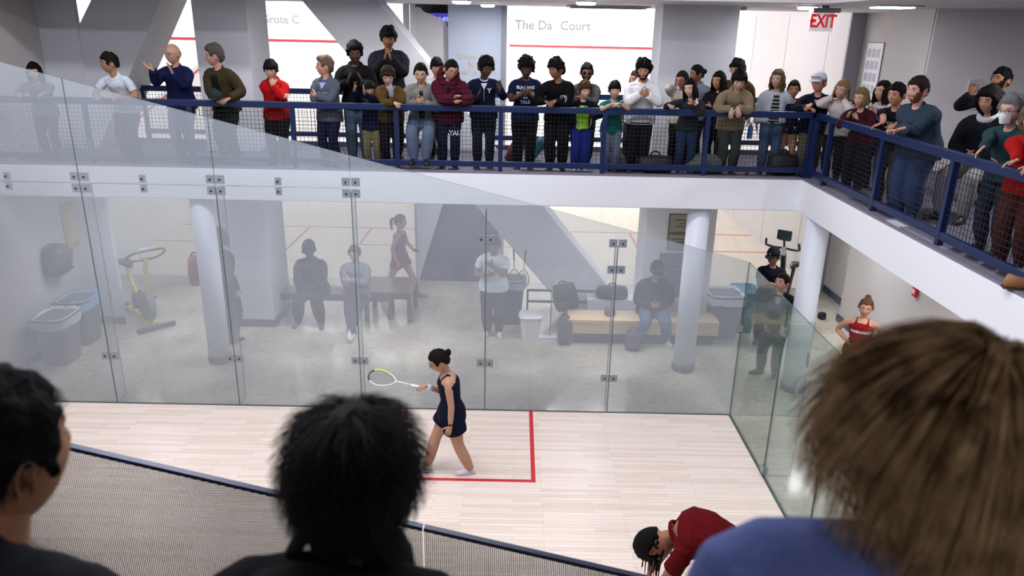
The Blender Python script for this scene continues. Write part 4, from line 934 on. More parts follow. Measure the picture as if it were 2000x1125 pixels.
        if st in ('long', 'longwavy', 'bob'):
            L = hc_[2] if len(hc_) > 2 else (.02 if st == 'bob' else .22)
            rnd = random.Random(int(px)); 
            for t in range(15 if not hi else 40):
                a = .95+(2*PI-1.9)*t/(14 if not hi else 39); p0 = head_pt(a, .25, feat=0)*1.08; p1 = head_pt(a, -.15, feat=0)*1.16
                if abs(wrap(a)) < 1.5 and rnd.random() < .0: continue
                dn = V((p1.x*.35, max(p1.y, .0)*.25+.012, -1)).normalized(); wv = .012 if st == 'longwavy' else .004
                pts = [MH @ p0, MH @ p1]
                for q in range(1, 6): pts.append(MH @ (p1+dn*(L/hs)*q/5+V((math.sin(q*1.9+t)*wv, math.cos(q*2.3+t*2)*wv, 0))))
                hb.loft(pts, [(.014*hs, .008*hs), (.02*hs, .012*hs)]+[(.021*hs*k, .012*hs*k) for k in (1, 1, .95, .8, .3)], up=MH.to_3x3() @ V((p1.x, p1.y, 0)), n=8)
        if st == 'ponytail':
            hb.ball(MH @ V((0, .11, .035)), .022*hs, 10)
            hb.loft([MH @ V(q) for q in ((0, .10, .035), (0, .135, .035), (0, .155, 0), (0, .15, -.06), (.0, .14, -.13), (0, .135, -.17))], [.014*hs, .02*hs, .026*hs, .026*hs, .018*hs, .005*hs], n=10)
        if st == 'bun': hb.ball(MH @ V((0, .115, .02 if len(hc_) < 3 else hc_[2])), (.036*hs, .03*hs, .036*hs), 14); 
        if st == 'braids':
            rnd = random.Random(3)
            for t in range(34):
                a_ = rnd.uniform(1.3, 5.0); e = MH @ (head_pt(a_, rnd.uniform(-.5, .2), feat=0)*1.05); ln = rnd.uniform(.20, .36); ox, oy = rnd.uniform(-.03, .03), rnd.uniform(-.03, .03)
                hb.loft([e, e+V((ox*.5, oy*.5, -.05)), e+V((ox, oy, -ln*.5)), e+V((ox*1.2+rnd.uniform(-.01, .01), oy*1.2, -ln))], [.010, .009, .007, .003], n=6)
        hb.build('hair', hm, r, smooth=True)
    if o.get('beard'):
        bb = MB(); head_grid(36, 28, beard_fn, MH, bb); bb.build('beard', hairm(o['beard']), r, smooth=True)
    # ---- clothes
    vx = .012 if not hi else .008; bt = o.get('bottom', ('trousers', (30, 32, 44))); disp = .006*s
    def baft(ob):
        if not o.get('blogos'): return
        bv = BVHTree.FromPolygons([v.co.copy() for v in ob.data.vertices], [tuple(p.vertices) for p in ob.data.polygons])
        for (st_, x, z, size, col) in o['blogos']:
            vs, fs = txt_mesh(st_, size, .003); q = MB(); pp = []
            for v in vs:
                h = bv.ray_cast(K['pel']+V((x+v.x, -.8, z+v.y)), V((0, 1, 0))); pp.append((h[0] if h[0] is not None else K['pel']+V((x+v.x, -.12, z+v.y)))-V((0, .006, 0)))
            q.add(pp, fs); q.build('lettering', cloth(col), r)
    if bt:
        g = MB(); kind, bc = bt[0], bt[1]; wd = bt[2] if len(bt) > 2 else .016
        g.loft([K['pel']-V((0, 0, .085*s)), K['pel']-V((0, 0, .02*s)), K['pel']+K['d1']*.06*s, K['waist']], [(.15*s*fat, .115*s*fat), ((.168+.008*fem)*s*fat, .122*s*fat), (.158*s*fat, .115*s*fat), (.14*s*fat, .10*s*fat)], up=(0, -1, 0), n=18)
        for i in (-1, 1):
            P = limb(K['hip', i], K['kn', i], K['an', i]); rr = [(q+wd)*s*fat for q in LEGR]
            if kind in ('trousers', 'wide'):
                if kind == 'wide': rr = [max(q, .085*s) for q in rr]
                rr[-1] = max(.052, .030+wd)*s; rr[-2] = max(rr[-2], .066*s); P[-1] = P[-1]-V((0, 0, .035*s))
                g.loft([K['hip', i]+V((0, 0, .05*s))]+P, [.09*s*fat]+rr, n=14, up=(0, -1, .2), flat=.1)
            elif kind in ('shorts', 'skirt', 'tights'):
                fr = {'shorts': 4, 'skirt': 2, 'tights': 9}[kind]; Q = [K['hip', i]+V((0, 0, .05*s))]+P[:fr]
                if kind == 'shorts': g.loft([K['hip', i]+V((0, 0, .05*s)), P[0], P[0].lerp(P[2], .35), P[0].lerp(P[2], .62)], [.09*s*fat, rr[0]+.006*s, rr[1]+.014*s, rr[1]+.018*s], n=16, up=(0, -1, .2), flat=.1)
                elif kind == 'skirt': Q = [K['hip', i]+V((0, 0, .05*s)), P[0], P[0].lerp(P[2], .32)]; g.loft(Q, [.1*s, .108*s, .118*s], n=16, up=(0, -1, .2), flat=.1)
                elif kind == 'tights': g.loft(Q, [.09*s*fat]+[q+.004*s for q in rr[:fr]], n=14, up=(0, -1, .2), flat=.1)
        soft(g, {'trousers': 'trousers', 'wide': 'trousers', 'tights': 'leggings'}.get(kind, kind), cloth(bc), r, vx, 4, disp=disp, after=baft)
    tp = o.get('top', ('shirt', (40, 40, 46)))
    kind, tc = tp[0], tp[1]; tk = {'tee': .012, 'tank': .006, 'shirt': .013, 'sweater': .02, 'hoodie': .026, 'jacket': .028, 'puffer': .038, 'dress': .008}[kind]
    sl = {'tee': .42, 'tank': 0, 'dress': 0}.get(kind, 1); sl = o.get('sleeve', sl)
    g = MB(); hem = o.get('hem', .10)*s; T = [K['pel']-V((0, 0, hem))]+tors[1:-1]+[K['nb']-U3*.02*s]; tt = tb(tk)
    if kind in ('tank', 'dress'): T = T[:-2]+[K['chest']+K['d3']*.118*s]; tt = tt[:5]+[((.112)*s*fat, .084*s*fat)]
    else: tt[-1] = ((.072+tk*.5)*s, (.066+tk*.4)*s)
    ease = .012 if kind not in ('tank', 'puffer') else .002
    tt[0] = (max(tt[0][0]+ease*s, (.192+tk*.6)*s*fat), max(tt[0][1]+ease*s, (.142+tk*.6)*s*fat)); tt[1] = (max(tt[1][0], (.184+tk*.6)*s*fat), max(tt[1][1], (.134+tk*.6)*s*fat)); tt[2] = (tt[2][0]+ease*1.6*s, tt[2][1]+ease*1.4*s)
    g.loft(T, tt, up=-F, n=20, flat=.15)
    if kind in ('tank', 'dress'):
        for i in (-1, 1):
            c0 = K['nb']+X*i*.078*s-U3*.005*s
            g.loft([K['chest']+U3*.06*s+X*i*.08*s-F*.085*s, K['chest']+U3*.12*s+X*i*.085*s-F*.065*s, c0, K['chest']+U3*.10*s+X*i*.08*s+F*.07*s, K['chest']+U3*.03*s+X*i*.07*s+F*.09*s], [(.034*s, .014*s)]*5, n=10, up=X)
    if o.get('racer'): g.loft([K['chest']+U3*.06*s, K['chest']+U3*.115*s, K['nb']-U3*.006*s], [(.155*s, .118*s), (.128*s, .100*s), (.076*s, .074*s)], up=-F, n=18, flat=.05)
    for i in (-1, 1):
        if sl <= 0: break
        el, w, hd, hn, curl = A[i]; P = arm_path(K['nb'], K['sh', i], el, w, .78, .4, U3*.014*s); q = [.042*s, .047*s, .049*s, .050*s]+[x*s*min(fat, 1.2) for x in ARMR]; e = tk*s
        q = [x+e for x in q]; q[-1] += .008*s
        if sl < 1: P = P[:7]; q = q[:7]; P[-1] = P[-2].lerp(P[-1], sl); q[-1] += .008*s
        else: P[-1] = P[-2].lerp(P[-1], .9)
        g.loft(P, q, n=14, up=(.1, .3, 1), flat=.1)
    if kind not in ('tank', 'dress'):
        N = 16; c = K['nb']+U3*.004*s; q_ = .072 if kind in ('tee', 'shirt') else .066
        g.ringtube([c+X*math.sin(t)*q_*s*fat-F*math.cos(t)*q_*.93*s*fat+U3*(-.020*math.cos(t))*s for t in [2*PI*j/N for j in range(N)]], [(.015*s, .018*s)]*N, 8)
    if o.get('hood') or kind == 'hoodie':
        N = 16; c = K['nb']+U3*.012*s
        g.ringtube([c+X*math.sin(t)*.088*s-F*math.cos(t)*.078*s+U3*(-.035*math.cos(t)+.0)*s for t in [2*PI*j/N for j in range(N)]], [(.03*s*(1+.45*max(0, -math.cos(2*PI*j/N))), .034*s*(1+.3*max(0, -math.cos(2*PI*j/N)))) for j in range(N)], 10)
    if o.get('bighood'):
        N = 18; c = K['nb']+U3*.05*s+F*.02*s
        g.ringtube([c+X*math.sin(t)*.125*s-F*math.cos(t)*.10*s+U3*(-.10*math.cos(t)+.02)*s for t in [2*PI*j/N for j in range(N)]], [(.05*s, .06*s)]*N, 10)
    it = 4
    def aft(ob, tp=tp, K=K, s=s, r=r, o=o):
        bv = BVHTree.FromPolygons([v.co.copy() for v in ob.data.vertices], [tuple(p.vertices) for p in ob.data.polygons])
        X, U3, F = K['X'], K['d3'], K['F']
        def proj(x, z, e=.004):
            """chest frame x (left +), z (up) -> point on the garment front"""
            c = K['chest']+X*x*s+U3*z*s if z >= 0 else K['chest']+X*x*s+(K['waist']-K['chest']).normalized()*(-z)*s
            c = c-F*.02*s; h = bv.ray_cast(c, -F); 
            if h[0] is None or (h[0]-c).length > .24*s: return c-F*.12*s
            return h[0]-F*e
        def patch(name, fx, z0, z1, m, nz=14, nx=5, e=.004):
            q = MB(); vs = []
            for a in range(nz+1):
                z = z0+(z1-z0)*a/nz; xa, xb = fx(z)
                for c in range(nx+1): vs.append(proj(xa+(xb-xa)*c/nx, z, e))
            n1 = nx+1; fs = [(a*n1+c, a*n1+c+1, (a+1)*n1+c+1, (a+1)*n1+c) for a in range(nz) for c in range(nx)]
            k = len(vs); vs2 = [v+F*.01 for v in vs]
            rim = [i for i in range(nx)]; edge = []
            for c in range(nx): edge.append((c, c+1)); edge.append((nz*n1+c+1, nz*n1+c))
            for a in range(nz): edge.append(((a+1)*n1, a*n1)); edge.append((a*n1+nx, (a+1)*n1+nx))
            q.add(vs+vs2, fs+[tuple(x+k for x in reversed(f)) for f in fs]+[(a, c, c+k, a+k) for a, c in edge]); return q.build(name, m, r, smooth=True)
        if o.get('inner'):   # open jacket: colour, half width top, half width bottom
            ic, w0, w1 = o['inner'][:3]; m = cloth(ic)
            if len(o['inner']) > 3: m = o['inner'][3]
            zb, zt = (o['inner'][4] if len(o['inner']) > 4 else -.36), .135
            patch('inner_shirt', lambda z: (-(w1+(w0-w1)*(z-zb)/(zt-zb)), (w1+(w0-w1)*(z-zb)/(zt-zb))), zb, zt, m, 18, 6)
        if o.get('zip'):
            zc, z0_, z1_ = o['zip']; patch('zip', lambda z: (-.006, .006), z0_, z1_, cloth(zc), 8, 1, .006)
        if o.get('vneck'):
            vc, vw, vd = o['vneck']; patch('undershirt', lambda z: (-max(.002, vw*(z-.13+vd)/vd), max(.002, vw*(z-.13+vd)/vd)), .13-vd, .14, cloth(vc), 8, 6, .005)
        for (st_, x, z, size, col) in o.get('logos', []):
            vs, fs = txt_mesh(st_, size, .003); q = MB(); q.add([proj(x+v.x, z+v.y, .006) for v in vs], fs); q.build('lettering', cloth(col), r)
        for fnp in o.get('patches', []): fnp(patch)
        if o.get('top_after'): o['top_after'](ob, bv, K, s, r)
    soft(g, {'hoodie': 'hoodie', 'puffer': 'puffer_jacket', 'tank': 'tank_top', 'tee': 'shirt'}.get(kind, kind), tp[2] if len(tp) > 2 else cloth(tc), r, vx, it, after=aft, disp=(.1 if kind == 'puffer' else disp) if kind not in ('tank', 'dress') else .002)
    if o.get('collar'):
        N = 18; c = K['nb']+U3*.002*s; cc = o['collar']
        MB().ringtube([c+X*math.sin(t)*.068*s-F*math.cos(t)*.066*s+U3*(-.03*math.cos(t)+.008)*s for t in [2*PI*j/N for j in range(N)]], [(.012*s, .026*s)]*N, 10).build('collar', cloth(cc), r, smooth=True)
    if o.get('cuffs'):
        for i in (-1, 1):
            el, w, hd, hn, curl = A[i]; d = (w-el).normalized(); MB().loft([w-d*.045*s, w-d*.0], [.037*s, .035*s], n=12, flat=.1).build('cuff', cloth(o['cuffs']), r, smooth=True)
    # ---- shoes
    if not o.get('noshoes'):
        sc = o.get('shoe', (40, 40, 44)); sm = mat('shoe_%d_%d_%d' % tuple(sc), sc, .5); so = mat('sole_white', (205, 205, 208), .5) if sum(sc) > 200 or o.get('wsole') else mat('sole_black', (26, 26, 28), .5)
        if o.get('socks'):
            for i in (-1, 1):
                d = (K['kn', i]-K['an', i]).normalized(); MB().loft([K['an', i]-V((0, 0, .02*s)), K['an', i]+d*.05*s, K['an', i]+d*.075*s], [.045*s, .043*s, .044*s], n=14).build('sock', cloth(o['socks']), r, smooth=True)
        for i in (-1, 1):
            a = K['an', i]; fy = o.get('toe', {}).get(i, i*.2); M = Matrix.Translation(a-V((0, 0, .08*s))) @ Matrix.Rotation(fy, 4, 'Z') @ Matrix.Rotation(o.get('toepitch', {}).get(i, 0), 4, 'X')
            q = MB(); P = [M @ (V(p)*s) for p in ((0, .055, .05), (0, .03, .058), (0, -.02, .062), (0, -.08, .045), (0, -.14, .034), (0, -.185, .028))]
            q.loft(P, [(.026*s, .035*s), (.035*s, .05*s), (.037*s, .056*s), (.043*s, .04*s), (.044*s, .028*s), (.03*s, .02*s)], up=M.to_3x3() @ V((0, 0, 1)), n=14)
            sh = q.build('shoe', sm, r, smooth=True)
            N = 20; out = [((.045-.009*(math.sin(t) > 0))*math.cos(t), -.065+.135*math.sin(-t)*1.0) for t in [2*PI*j/N for j in range(N)]]
            q = MB(); vs = [M @ V((x*s, y*s, z*s)) for z in (.0, .022) for x, y in out]; q.add(vs, [tuple(range(N)), tuple(range(2*N-1, N-1, -1))]+[(j, (j+1) % N, N+(j+1) % N, N+j) for j in range(N)]); q.build('sole', so, sh)
    # ---- extras on the head
    if o.get('glasses'):
        q = MB(); 
        for i in (-1, 1):
            q.ringtube([MH @ V((i*.032+.021*math.cos(t), -.103+.006*math.cos(t)*i, .008+.016*math.sin(t))) for t in [2*PI*j/14 for j in range(14)]], .0017*hs, 5)
            q.bar(MH @ V((i*.053, -.098, .012)), MH @ V((i*.079, .0, .008)), .003*hs)
        q.bar(MH @ V((-.011, -.104, .012)), MH @ V((.011, -.104, .012)), .003*hs); q.build('glasses', mat('glasses_%d_%d_%d' % tuple(o['glasses']), o['glasses'], .3), r)
        if o.get('shades'):
            q = MB()
            for i in (-1, 1): q.loft([MH @ V((i*.032, -.1045, .008)), MH @ V((i*.032, -.1015, .008))], [(.021*hs, .016*hs)]*2, n=14, up=K['U'], flat=0)
            q.build('lenses', mat('dark_lens', (14, 12, 14), .15), r)
    if o.get('mask'):
        q = MB(); N = 7; vs = []
        for a in range(N):
            for c in range(9):
                x = (c/8-.5)*2; z = .0-.092*a/(N-1); y = -.118+.045*x*x+.018*abs(a/(N-1)-.45); vs.append(MH @ V((x*.056*(1-.25*a/(N-1)), y, z)))
        n0 = len(vs); vs += [v+(H @ V((0, .006*hs, 0))) for v in vs]
        fs = [(a*9+c, a*9+c+1, (a+1)*9+c+1, (a+1)*9+c) for a in range(N-1) for c in range(8)]; fs += [tuple(x+n0 for x in reversed(f)) for f in fs]
        q.add(vs, fs)
        for i in (-1, 1): q.bar(MH @ V((i*.055, -.075, -.01)), MH @ V((i*.08, .0, .0)), .002*hs)
        q.build('face_mask', mat('mask_white', (214, 218, 226), .7), r, smooth=True)
    if o.get('cap'):
        cc = o['cap'][0]; cm = cloth(cc); q = MB()
        def cf(az, el):
            p = head_pt(az, el, feat=0); k = ssm(p.z, .030, .05); return p+p.normalized()*(.027*k+.006*ssm(p.z, .06, .1)-(1-k)*.012)
        head_grid(36, 28, cf, MH, q)
        for a in range(2):
            zz = .048-.006*a
            q.add([MH @ V((math.sin(t)*.07*f, -.100-(.085*f2)*math.cos(t)**.8+.0, zz-.012*f2)) for f, f2 in ((1, 0), (1., 1)) for t in [(-1+2*j/12)*PI/2*.98 for j in range(13)]], [(j, j+1, 14+j, 13+j) for j in range(12)])
        cp = q.build('cap', cm, r, smooth=True)
        if len(o['cap']) > 1:
            vs, fs = txt_mesh(o['cap'][1], .03 if len(o['cap'][1]) > 2 else .04, .001); q = MB(); q.add([MH @ V((v.x, -.124+8.*v.x*v.x, .080+v.y)) for v in vs], fs); q.build('cap_lettering', cloth(o['cap'][2]), r)
    if o.get('scarf'):
        N = 18; c = K['nb']+U3*.02*s
        MB().ringtube([c+X*math.sin(t)*.085*s-F*math.cos(t)*.08*s+U3*(-.035*math.cos(t))*s for t in [2*PI*j/N for j in range(N)]], [(.032*s, .038*s)]*N, 10).build('scarf', cloth(o['scarf']), r, smooth=True)
    if o.get('watch'):
        i, wc = o['watch']; el, w, hd, hn, curl = A[i]; d = (w-el).normalized(); MB().loft([w-d*.04*s, w-d*.018*s], [.031*s, .030*s], n=14, flat=0).build('watch', mat('watch_%d' % wc[0], wc, .3), r)
    return r, K, A, pos, R
NEON = None; STRIPE = None
# ------------------------------------------------------------------ who is where
PALE, FAIR, ASIA, TAN, BROWN, DARK = (224, 180, 160), (214, 170, 148), (212, 172, 144), (188, 142, 112), (150, 104, 78), (92, 62, 48)
BLKH, DKBR, BRN, BLOND, GREYH = (20, 17, 18), (38, 27, 22), (84, 60, 42), (150, 116, 78), (128, 124, 122)
BLK, NAVY, CHAR = (22, 22, 26), (22, 30, 62), (52, 54, 60)
def rh(px, i, dz=0, y=1.20, d=None, c=1.0, n=(0, .3, -1)):
    return ('abs', (at(px, 205, 1, y).x, y, 3.875+dz), d or (-i*.55, -.75, -.3), n, c, (i, .8, -.6))
def rr(px, py, i, dx=0, dz=0, d=None, c=1.0, X=.99):
    q = at(px, py, 0, X); return ('abs', (X+dx, q.y, 3.875+dz), d or (-.75, i*-.4, -.35), (-.2, 0, -1), c, (.6, i*.6, -.5))
def up(label, px, py, Y, **o):
    o.setdefault('minpos', 1.34 if isinstance(Y, tuple) else 1.50)
    o.setdefault('wsole', 0); return person(label, px, py, Y, FL, o)
def ystripes(name, base, line, n=9):
    m = bpy.data.materials.new(name); m.use_nodes = True; nt = m.node_tree; b = nt.nodes['Principled BSDF']; b.inputs['Roughness'].default_value = .85
    tc = nt.nodes.new('ShaderNodeTexCoord'); sp = nt.nodes.new('ShaderNodeSeparateXYZ'); mu = nt.nodes.new('ShaderNodeMath'); mu.operation = 'MULTIPLY'; mu.inputs[1].default_value = 21
    fr = nt.nodes.new('ShaderNodeMath'); fr.operation = 'FRACT'; gt = nt.nodes.new('ShaderNodeMath'); gt.operation = 'GREATER_THAN'; gt.inputs[1].default_value = .8
    lt = nt.nodes.new('ShaderNodeMath'); lt.operation = 'LESS_THAN'; lt.inputs[1].default_value = 1.22; m2 = nt.nodes.new('ShaderNodeMath'); m2.operation = 'MULTIPLY'
    mx = nt.nodes.new('ShaderNodeMix'); mx.data_type = 'RGBA'; mx.inputs[6].default_value = lin(base); mx.inputs[7].default_value = lin(line); L = nt.links
    L.new(tc.outputs['Object'], sp.inputs[0]); L.new(sp.outputs['Z'], mu.inputs[0]); L.new(mu.outputs[0], fr.inputs[0]); L.new(fr.outputs[0], gt.inputs[0])
    L.new(sp.outputs['Z'], lt.inputs[0]); L.new(gt.outputs[0], m2.inputs[0]); L.new(lt.outputs[0], m2.inputs[1]); L.new(m2.outputs[0], mx.inputs[0]); L.new(mx.outputs[2], b.inputs['Base Color']); return m
def neon_mat():
    m = bpy.data.materials.new('neon_print'); m.use_nodes = True; nt = m.node_tree; b = nt.nodes['Principled BSDF']; b.inputs['Roughness'].default_value = .7; L = nt.links
    tc = nt.nodes.new('ShaderNodeTexCoord'); t = nt.nodes.new('ShaderNodeTexNoise'); t.inputs['Scale'].default_value = 9; mp = nt.nodes.new('ShaderNodeMapping'); mp.inputs['Rotation'].default_value = (0, .6, 0); mp.inputs['Scale'].default_value = (1.6, 1, .5)
    cr = nt.nodes.new('ShaderNodeValToRGB'); e = cr.color_ramp; e.interpolation = 'CONSTANT'; e.elements[0].color = lin((150, 215, 20)); e.elements[1].position = .55; e.elements[1].color = lin((20, 110, 200)); q = e.elements.new(.66); q.color = lin((150, 215, 20))
    L.new(tc.outputs['Object'], mp.inputs[0]); L.new(mp.outputs[0], t.inputs['Vector']); L.new(t.outputs['Fac'], cr.inputs[0]); L.new(cr.outputs[0], b.inputs['Base Color']); return m

NEON = neon_mat(); STRIPE = ystripes("striped_top", (20, 20, 26), (205, 205, 210))
# far walkway, left to right
up('dark haired person mostly hidden behind the glass at far left of the walkway', 62, 121, 1.5, rz=10, lean=.25, head=(.1, .3, 0), hair=('long', BLKH, .12), skin=ASIA, fem=1, top=('sweater', (120, 122, 132)), arms={-1: rh(40, -1), 1: rh(90, 1)})
up('man in a white polo shirt looking left, leaning behind the glass edge', 208, 101, 1.2, rz=-12, lean=.42, head=(-.75, .12, 0), hair=('short', (34, 28, 26)), skin=TAN, top=('tee', (212, 218, 232)), collar=(216, 222, 236), arms={-1: rh(190, -1), 1: rh(238, 1)}, bottom=('trousers', (70, 72, 84)), logos=[('-', .07, .05, .05, (60, 130, 190))])
up('bald man with glasses in a navy jacket clapping with hands apart', 333, 83, 1.62, rz=-8, lean=.06, head=(-.35, .1, 0), hair=('balding', (150, 130, 116)), skin=(206, 156, 132), glasses=(40, 34, 34), top=('jacket', (26, 32, 78)), collar=(26, 30, 66), vneck=((60, 40, 44), .03, .05), arms={-1: ('abs', (at(300, 155, 1, 1.3).x, 1.32, 4.20), (-.85, -.3, .55), (.5, -.2, .8), .5, (-.3, 0, -1)), 1: ('abs', (at(338, 150, 1, 1.35).x, 1.35, 4.16), (-.25, -.3, 1), (-.9, -.1, -.3), .25, (.5, 0, -1))}, bottom=('trousers', (28, 34, 70)))
up('grey haired man in an olive brown jacket holding a dark cap on the railing', 414, 86, 1.30, rz=-18, lean=.20, head=(-.95, .12, 0), hair=('swept', (96, 92, 90)), skin=(206, 152, 130), top=('jacket', (72, 58, 38)), inner=(BLK, .05, .075), collar=(70, 56, 38), arms={-1: rh(424, -1, .0, 1.2), 1: rh(450, 1, -.01, 1.2)}, bottom=('trousers', (40, 46, 44)))
up('boy in a bright red hoodie with a hand at his mouth', 526, 116, 1.35, rz=0, lean=.16, head=(.05, .3, 0), hair=('fringe', BLKH), skin=ASIA, top=('hoodie', (206, 22, 26)), arms={1: 'mouth', -1: rh(555, -1, .06, 1.32)}, bottom=('trousers', (26, 26, 30), .024), hem=.12)
up('man in a slate pullover with folded arms looking left', 633, 108, 1.36, rz=-20, lean=.10, head=(-.85, -.02, 0), hair=('swept', (136, 112, 92)), skin=(222, 160, 140), top=('hoodie', (104, 114, 132)), vneck=((160, 186, 222), .055, .09), arms={-1: 'crossed', 1: 'crossed'}, bottom=('trousers', (26, 36, 66)), hem=.16, patches=[lambda P: P('chest_stripe', lambda z: (-.12, .12), -.03, -.005, cloth((150, 158, 158)), 2, 8, .004)])
up('young man in a black hoodie clapping behind the small boy', 692, 82, 1.75, rz=8, lean=.05, head=(.1, .22, 0), hair=('afro', BLKH), skin=DARK, top=('hoodie', (20, 19, 22)), arms={-1: ('clap', .10, -.02), 1: ('clap', .10, -.02)}, bottom=('wide', (108, 134, 164)), logos=[('____', 0, -.02, .03, (150, 150, 156))])
up('tall curly haired man in a black jacket clapping above the others', 758, 52, 2.25, rz=6, lean=.02, head=(.1, .3, 0), hair=('messy', BLKH), skin=BROWN, top=('jacket', (28, 26, 34)), collar=(30, 28, 36), arms={-1: ('clap', .035, .10), 1: ('clap', .035, .10)}, bottom=('trousers', BLK), logos=[('*', .10, .06, .05, (220, 220, 226))])
up('small boy in a navy sweater clapping beside his face', 718, 157, 1.42, rz=-5, lean=.10, head=(.45, .2, -.15), hair=('fringe', BLKH), skin=TAN, top=('sweater', (20, 26, 62)), bottom=('trousers', (152, 138, 98)), hem=.12, arms={-1: ('abs', (at(694, 190, 1, 1.25).x, 1.2, 4.0), (.15, -.1, 1), (1, 0, 0), .2, (-.6, .3, -1)), 1: ('abs', (at(712, 195, 1, 1.25).x, 1.18, 3.97), (.0, -.1, 1), (-1, 0, 0), .2, (.6, .3, -1))}, sleeve=1)
up('youth in a mustard brown jacket with a hand at his mouth holding a clear bottle', 757, 130, 1.28, rz=2, lean=.30, head=(.1, .42, 0), hair=('messy', (62, 48, 36)), skin=FAIR, top=('jacket', (104, 78, 36)), inner=((60, 50, 40), .02, .04), arms={1: 'mouth', -1: rh(771, -1, -.02, 1.18)}, bottom=('trousers', BLK))
up('girl in a pale denim jacket seated on a stool, hands clasped on the railing', 821, 141, 1.40, rz=0, sit=.60, sy=0.12, lean=.28, head=(.0, .35, 0), hair=('pulled', BLKH), skin=ASIA, fem=1, top=('jacket', (158, 158, 150)), inner=((30, 30, 34), .025, .05), arms={-1: ('clasp', 0, .03), 1: ('clasp', 0, .03)}, bottom=('trousers', (112, 130, 160), .026), feet={-1: (-.10, -.22, .10), 1: (.06, -.24, .10)}, shoe=(24, 24, 28), collar=(160, 160, 152), s=.90)
up('dark haired boy in a white printed tee behind the girl in maroon', 853, 112, 2.15, rz=5, lean=.02, head=(.1, .15, 0), hair=('fringe', BLKH), skin=TAN, top=('tee', (214, 212, 214)), bottom=('trousers', BLK), logos=[('INDOOR', 0, .02, .06, (50, 50, 56)), ('STY', 0, -.04, .06, (50, 50, 56))])
up('young woman with glasses in a maroon puffer jacket, hands joined over the railing', 886, 116, 1.18, rz=6, lean=.34, head=(.35, .42, .1), hair=('pulled', (26, 20, 20)), skin=(210, 156, 132), fem=1, glasses=(30, 24, 24), fat=1.0, bighood=1, top=('puffer', (92, 26, 46)), inner=(BLK, .02, .03, cloth(BLK), -.05), arms={-1: rh(888, -1, .05, 1.14, (.3, -.6, .5), 1.1), 1: rh(900, 1, .02, 1.14, (-.4, -.8, .1), 1.2)}, bottom=('wide', (24, 32, 62)), hem=.16, blogos=[('YALE', .10, -.27, .085, (215, 220, 232))])
up('young man in a navy quarter zip with a white letter, clapping with hands apart', 952, 112, 1.45, rz=4, lean=.16, head=(.4, .35, 0), hair=('afro', BLKH), skin=DARK, top=('sweater', (22, 28, 58)), vneck=((190, 202, 222), .045, .08), collar=(204, 210, 222), zip=((160, 166, 176), -.14, .05), arms={-1: ('clap', .11, -.04), 1: ('abs', (at(976, 180, 1, 1.25).x, 1.22, 4.03), (.15, -.2, 1), (-.8, -.5, .1), .4, (.6, .2, -1))}, bottom=('trousers', (30, 36, 48)), logos=[('Y', .085, .03, .105, (225, 228, 236))])
up('young man in a navy printed tee, forearms crossed while clapping', 1029, 113, 1.42, rz=0, lean=.20, head=(.05, .45, 0), hair=('twists', BLKH), skin=DARK, top=('tee', (22, 32, 66)), bottom=('trousers', BLK, .024), arms={-1: ('clasp', .03, .04), 1: ('clasp', -.01, .05)}, logos=[('BULLDOG', 0, .075, .062, (206, 212, 226)), ('BULLDOG', 0, -.015, .062, (206, 212, 226)), ('TEAM', 0, -.08, .03, (190, 196, 210)), ('YALE', 0, -.15, .07, (206, 212, 226))], hem=.14)
up('young man in a black sweatshirt leaning on the railing and looking left', 1083, 113, 1.28, rz=-10, lean=.32, head=(-.7, .25, 0), hair=('messy', BLKH), skin=BROWN, top=('sweater', (17, 17, 20)), arms={-1: rh(1066, -1, .03), 1: rh(1084, 1, .04)}, bottom=('trousers', (18, 18, 22), .026), hem=.13, logos=[('(YY)', .10, -.01, .06, (196, 198, 206))])
up('man with dark glasses in a grey sweater standing behind the railing crowd', 1147, 122, 2.0, rz=0, lean=.02, head=(-.05, .1, 0), hair=('short', BLKH), skin=BROWN, glasses=(16, 14, 16), shades=1, beard=(40, 32, 30), top=('sweater', (86, 88, 88)), arms={-1: 'down', 1: 'crossed'}, bottom=('trousers', (40, 42, 46)))
up('boy in a neon yellow and black shirt leaning over with hands hanging down', 1143, 158, 1.30, rz=4, lean=.22, head=(.25, .22, -.05), hair=('messy', (92, 66, 46)), skin=PALE, top=('tee', (18, 18, 24)), sleeve=1, patches=[lambda P: P('neon_front', lambda z: (-min(.125, .045+max(0, (.13-z))*.8), min(.125, .045+max(0, (.13-z))*.8)), -.34, .11, NEON, 18, 10, .004)], arms={-1: ('abs', (at(1128, 250, 1, 1.40).x, 1.42, 3.62), (.3, -.3, -1), (0, .3, -1), .4, (-1, .2, .3)), 1: ('abs', (at(1155, 240, 1, 1.40).x, 1.42, 3.66), (-.1, -.2, -1), (-1, 0, 0), .35, (1, .2, .3))}, bottom=('trousers', (32, 48, 152), .03), shoe=(170, 176, 190), hem=.08)
up('boy in a teal tee resting crossed hands on the railing', 1202, 157, 1.24, rz=0, lean=.28, head=(.05, .12, 0), hair=('fringe', BLKH), skin=ASIA, top=('tee', (14, 124, 120)), bottom=('trousers', (136, 148, 174), .026), arms={-1: rh(1196, -1, .02, 1.18, (.9, -.3, -.2), .6), 1: rh(1210, 1, .03, 1.18, (-.9, -.3, -.3), .6)}, hem=.14, logos=[('NICE IT', 0, -.02, .04, (150, 190, 60))])
